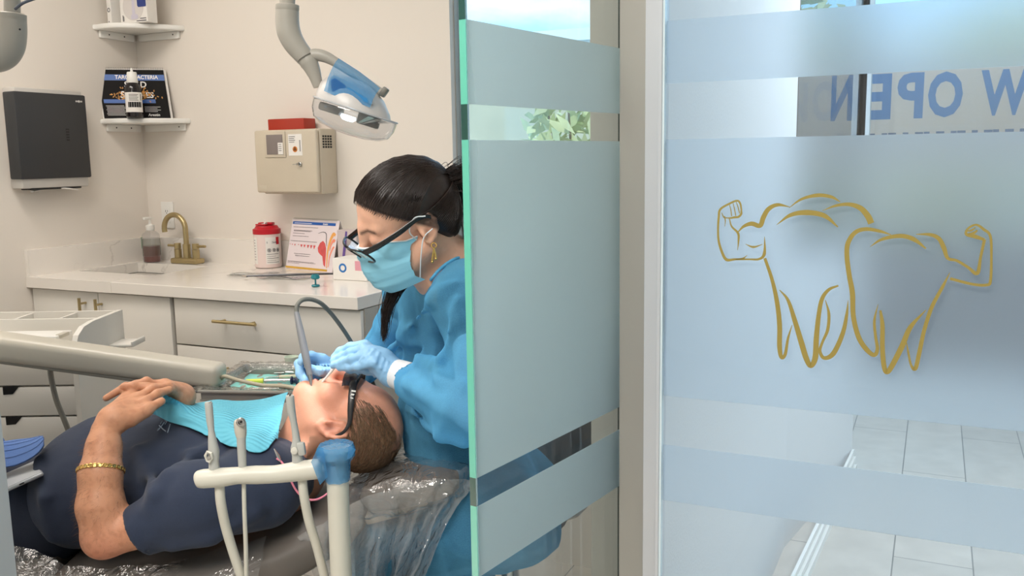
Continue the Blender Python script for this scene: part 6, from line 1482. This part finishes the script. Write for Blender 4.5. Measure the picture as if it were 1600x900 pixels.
# gown
def gown_mat(N, L, b):
    N.remove(b); o = N['Material Output']; c = srgb(112, 190, 232)+(1,)
    tr = N.new('ShaderNodeBsdfTransparent'); tr.inputs['Color'].default_value = srgb(186, 226, 246)+(1,)
    df = N.new('ShaderNodeBsdfDiffuse'); df.inputs['Color'].default_value = c; tl = N.new('ShaderNodeBsdfTranslucent'); tl.inputs['Color'].default_value = c
    sh = N.new('ShaderNodeBsdfSheen') if hasattr(bpy.types, 'ShaderNodeBsdfSheen') else None
    a = N.new('ShaderNodeMixShader'); a.inputs[0].default_value = .30; L.new(df.outputs[0], a.inputs[1]); L.new(tl.outputs[0], a.inputs[2])
    t = N.new('ShaderNodeTexCoord'); n = N.new('ShaderNodeTexNoise'); n.inputs['Scale'].default_value = 420; n.inputs['Detail'].default_value = 3; L.new(t.outputs['Object'], n.inputs['Vector'])
    lw = N.new('ShaderNodeLayerWeight'); lw.inputs['Blend'].default_value = .5
    r = N.new('ShaderNodeMapRange'); r.inputs['To Min'].default_value = .40; r.inputs['To Max'].default_value = .95; L.new(lw.outputs['Facing'], r.inputs['Value'])
    ad = N.new('ShaderNodeMath'); ad.operation = 'MULTIPLY_ADD'; ad.inputs[1].default_value = .22; L.new(n.outputs['Fac'], ad.inputs[0]); 
    sb = N.new('ShaderNodeMath'); sb.operation = 'SUBTRACT'; sb.inputs[1].default_value = .11; L.new(r.outputs['Result'], sb.inputs[0]); L.new(sb.outputs[0], ad.inputs[2])
    cl_ = N.new('ShaderNodeClamp'); L.new(ad.outputs[0], cl_.inputs['Value'])
    m_ = N.new('ShaderNodeMixShader'); L.new(cl_.outputs[0], m_.inputs[0]); L.new(tr.outputs[0], m_.inputs[1]); L.new(a.outputs[0], m_.inputs[2])
    u = N.new('ShaderNodeBump'); u.inputs['Strength'].default_value = .15; u.inputs['Distance'].default_value = .002; L.new(n.outputs['Fac'], u.inputs['Height']); L.new(u.outputs['Normal'], df.inputs['Normal'])
    L.new(m_.outputs[0], o.inputs['Surface'])
GOWN = node_mat('blue_gown_fabric', gown_mat)
G = SDF(); G.ell(J(708, 525, 2.02), (.115, .150, .185), None, .05); G.ell(J(716, 650, 2.07), (.142, .150, .17), None, .05); G.ell(J(738, 735, 2.05), (.145, .17, .115), None, .06)
G.cone(nbq+V3(.005, .0, -.03), sN, .074, .075, .05); G.cone(nbq+V3(-.005, .03, -.03), sF, .074, .072, .05)
G.cone(sN, J(752, 560, 1.72), .074, .070, .035); G.cone(J(752, 560, 1.72), J(735, 632, 1.71), .070, .072, .03); G.cone(J(735, 635, 1.71), J(640, 592, 1.86), .074, .043, .03)
G.cone(sF, J(604, 545, 2.19), .070, .052, .03); G.cone(J(604, 545, 2.19), J(556, 578, 2.13), .052, .040, .03)
G.cone(J(728, 770, 2.05), V3(-.24, 2.04, .16), .11, .13, .07)
for y in (1.945, 2.15): G.cone(V3(.0, y, .53), V3(-.31, y, .445), .105, .082, .05)
G.cone(V3(-.31, 1.945, .44), V3(-.29, 1.95, .14), .082, .09, .06); G.cone(V3(-.31, 2.14, .44), V3(-.29, 2.13, .14), .082, .09, .06)
# folds along the sleeve and chest
for pts_, r in (([(712, 440, 0), (675, 470, 0), (630, 525, 0), (600, 560, 0)], .007), ([(716, 500, 0), (690, 560, 0), (650, 560, 0)], .009), ([(650, 555, 0), (690, 590, 0), (722, 600, 0)], .008), ([(628, 560, 0), (640, 600, 0), (700, 640, 0)], .009), ([(716, 470, 0), (700, 520, 0)], .007),
                ([(640, 640, 0), (690, 680, 0), (722, 690, 0)], .009), ([(640, 850, 0), (680, 800, 0), (700, 770, 0)], .005), ([(650, 820, 0), (690, 850, 0), (725, 870, 0)], .006)):
    G.chain([G.hit(p[0], p[1]) for p in pts_], r, .024)
ax_ = unit(J(630, 587, 1.87)-J(700, 612, 1.77)); G.cutcyl(J(630, 588, 1.874), ax_, .07, .08, .004); G.cone(J(640, 592, 1.86), J(600, 578, 1.91), .036, .036, .004, 's')
axf = unit(J(556, 578, 2.13)-J(604, 545, 2.19)); G.cutcyl(J(560, 576, 2.135), axf, .06, .10, .004)
G.cone(nbq+V3(-.03, 0, .03), QH(0, 0, -.05), .070, .075, .01, 's'); G.cutcyl(V3(-.2, 1.96, .10), V3(0, 0, -1), .6, .3, .004)
def gdisp(P): return .012*vnoise(P*np.array([1., .8, .7]), 10, 13)+.010*vnoise(P*np.array([1.3, .6, .9])+P[..., [1, 2, 0]]*.5, 21, 16)+.003*vnoise(P, 55, 18)+.020*(np.abs(vnoise(P*np.array([1.2, .8, .8])+.3*P[..., [2, 0, 1]], 9, 31))-.12)
V, Fq = G.mesh(.0055, gdisp, .018); link_mesh('gown', V, Fq, GOWN, cl, 'translucent light blue isolation gown', auto=180)
# neck binding
nr = [J(648, 424, 1.80), J(662, 428, 1.785), J(676, 423, 1.78), J(690, 412, 1.785), J(704, 400, 1.80), J(718, 393, 1.83)]
nrp = G.project(np.array(catmull(np.array(nr), 4)), .001, 4); MB().tube(nrp, .0034, 8).build('gown_binding', principled('binding_blue', srgb(92, 178, 222), .7), cl)
# white cuffs
def cuff(a, b, ra, rb): MB().tube([a, (a+b)/2, b], [ra, (ra+rb)/2*1.03, rb], 24).build('knit_cuff', principled('white_knit', srgb(236, 238, 240), .85, bump=.4, bscale=500), cl, 'white knit cuff')
cuff(J(640, 591, 1.865), J(607, 580, 1.90), .034, .029); cuff(J(560, 574, 2.14), J(540, 582, 2.12), .032, .027)
# gloves
GLOVE = principled('blue_nitrile', srgb(150, 198, 236), .48, bump=.35, bscale=70, bstretch=(1, 1, 1), noise=.06, nscale=40)
N_ = SDF(); W0 = J(612, 582, 1.895); N_.cone(J(620, 585, 1.885), W0, .0285, .0265, .01)
kk = [J(570, 540, 1.938), J(570, 545, 1.912), J(574, 554, 1.888), J(583, 566, 1.868)]
for q_, r in zip(kk, (.0125, .0125, .0118, .0108)): N_.cone(W0, q_, .0235, r, .016)
N_.ell(J(590, 560, 1.90), (.034, .022, .024), None, .02)
N_.chain([kk[0], J(548, 542, 1.955), J(532, 549, 1.965), J(522, 558, 1.963)], [.0118, .0102, .0092, .0078], .006)
N_.chain([kk[1], J(548, 551, 1.928), J(534, 558, 1.944), J(521, 564, 1.952)], [.0122, .0104, .0094, .008], .006)
N_.chain([kk[2], J(551, 561, 1.902), J(536, 566, 1.925), J(521, 571, 1.94)], [.0114, .0100, .0090, .0078], .006)
N_.chain([kk[3], J(560, 573, 1.885), J(545, 574, 1.91), J(531, 575, 1.928)], [.0102, .0088, .0080, .007], .006)
N_.chain([J(600, 580, 1.91), J(575, 577, 1.94), J(548, 576, 1.965), J(525, 569, 1.972)], [.016, .012, .0102, .0082], .008)
cr = [((600, 560), (585, 590)), ((592, 552), (578, 580)), ((606, 566), (594, 594)), ((584, 546), (566, 566)), ((575, 548), (560, 566))]
for a, b in cr: N_.chain([N_.hit(*a), N_.hit((a[0]+b[0])/2+2, (a[1]+b[1])/2), N_.hit(*b)], .0014, .006)
V, Fq = N_.mesh(.0021, lambda P: .0014*vnoise(P, 70, 4)+.0008*vnoise(P, 150, 7)); link_mesh('glove', V, Fq, GLOVE, cl, 'light blue nitrile glove', auto=180)
M_ = SDF(); WF = J(536, 584, 2.115); M_.cone(J(546, 580, 2.125), WF, .0285, .026, .01)
kf = [J(503, 561, 2.075), J(499, 566, 2.085), J(499, 574, 2.095), J(502, 583, 2.10)]
for q_, r in zip(kf, (.0128, .0122, .0118, .0108)): M_.cone(WF, q_, .024, r, .016)
M_.chain([kf[0], J(486, 556, 2.055), J(474, 558, 2.03), J(470, 566, 2.012)], [.0122, .0105, .0096, .0084], .006)
M_.chain([kf[1], J(484, 562, 2.07), J(467, 568, 2.05), J(469, 584, 2.03), J(480, 600, 2.008)], [.012, .0108, .0102, .0096, .0082], .006)
M_.chain([kf[2], J(488, 574, 2.08), J(476, 582, 2.06), J(480, 600, 2.04)], [.0115, .010, .0094, .008], .006)
M_.chain([kf[3], J(494, 588, 2.085), J(488, 600, 2.065), J(492, 610, 2.045)], [.0105, .009, .0084, .0074], .006)
M_.chain([J(528, 586, 2.085), J(516, 583, 2.045), J(499, 580, 2.018), J(484, 575, 2.006)], [.0155, .0125, .0108, .0088], .008)
for k in range(6): 
    a = J(498+k*4.0, 573-k*.4, 1.9); M_.chain([M_.hit(495+k*5, 570), M_.hit(497+k*5, 578), M_.hit(500+k*5, 586)], .0015, .005)
V, Fq = M_.mesh(.0021, lambda P: .0016*vnoise(P, 80, 14)+.0008*vnoise(P, 160, 17)); link_mesh('glove', V, Fq, GLOVE, cl, auto=180)
# scaler held in the far hand, with its cord
st_ = thing('scaler', 'grey ultrasonic scaler handpiece held at the man mouth', 'handpiece', J(478, 560, 2.0))
def sj(px, py, y): return J(px, py, y)
tip0, top0 = sj(484, 586, 1.990), sj(463, 487, 2.035); d = top0-tip0
MB().tube([tip0, tip0+d*.10, tip0+d*.14, tip0+d*.35, tip0+d*.70, tip0+d*.96, tip0+d*1.0], np.array([.0058, .0066, .0080, .0090, .0082, .0062, .005]), 20).build('handle', principled('scaler_grey', srgb(134, 134, 136), .35), st_)
MB().tube([sj(487, 605, 1.978), sj(486, 600, 1.982), tip0-d*.06, tip0-d*.02, tip0+d*.02], [.0012, .003, .0046, .0052, .0055], 14).build('tip', STEEL, st_)
MB().tube([top0-d*.02, sj(464, 478, 2.04), sj(472, 469, 2.05), sj(487, 468, 2.07), sj(503, 475, 2.09), sj(520, 493, 2.12), sj(537, 516, 2.15), sj(552, 540, 2.18), sj(575, 580, 2.22), sj(600, 660, 2.26), sj(600, 800, 2.28)], .0052, 12, smooth=6).build('cord', principled('cord_grey', srgb(112, 112, 104), .45), st_)
mi = thing('mouth_mirror', 'slim white mirror handle held at the man lips', 'instrument', J(513, 586, 1.965))
MB().tube([J(530, 562, 1.955), J(523, 574, 1.963), J(504, 597, 1.976)], [.0032, .0032, .0026], 12).build('handle', WHITE, mi); MB().lathe([(0, 0), (.009, 0), (.009, .0018), (0, .0018)], J(502, 601, 1.978), (.3, .2, -1), 18).build('mirror', STEEL, mi)
# stool
so2 = thing('stool', 'dark padded stool with chrome column under the seated woman', 'stool', (.05, 2.0, 0)); cx0 = J(793, 870, 2.12)
SX, SY = .0, 2.10
MB().lathe([(0, .475), (.14, .475), (.155, .49), (.155, .52), (.14, .535), (0, .54)], V3(-.03, 2.06, .0), n=36).build('seat', principled('stool_vinyl', srgb(62, 62, 66), .5), so2)
xq = J(797, 880, 2.05); MB().cyl(V3(xq[0], 2.05, .06), V3(xq[0], 2.05, xq[2]+.02), .022, n=24).build('outer_column', STEEL, so2); MB().cyl(V3(xq[0], 2.05, .25), V3(xq[0], 2.05, .48), .012, n=20).build('piston', STEEL, so2)
m = MB()
for k in range(5):
    a = k*1.2566+.3; e_ = V3(xq[0]+.25*math.cos(a), 2.05+.25*math.sin(a), .075); l = MB().tube([V3(xq[0], 2.05, .09), e_], [.022, .014], 10).build('leg', STEEL, so2); MB().lathe([(0, -.012), (.03, -.012), (.03, .012), (0, .012)], V3(e_[0], e_[1], .033), (math.sin(a), -math.cos(a), 0), 16).cyl(e_, e_-EZ*.03, .006).build('caster', BLACK, l)
bk_ = J(897, 672, 2.30); MB().box(V3(bk_[0]+.0, 2.26, bk_[2]+.02), (.05, .34, .24), (.5, .85, 0), None, EZ, .02).build('backrest', principled('stool_vinyl', srgb(62, 62, 66), .5), so2); MB().tube([V3(.06, 2.08, .47), V3(.17, 2.15, .48), V3(bk_[0]+.03, 2.27, bk_[2]-.02)], .012, 10, smooth=4).build('back_bar', STEEL, so2)
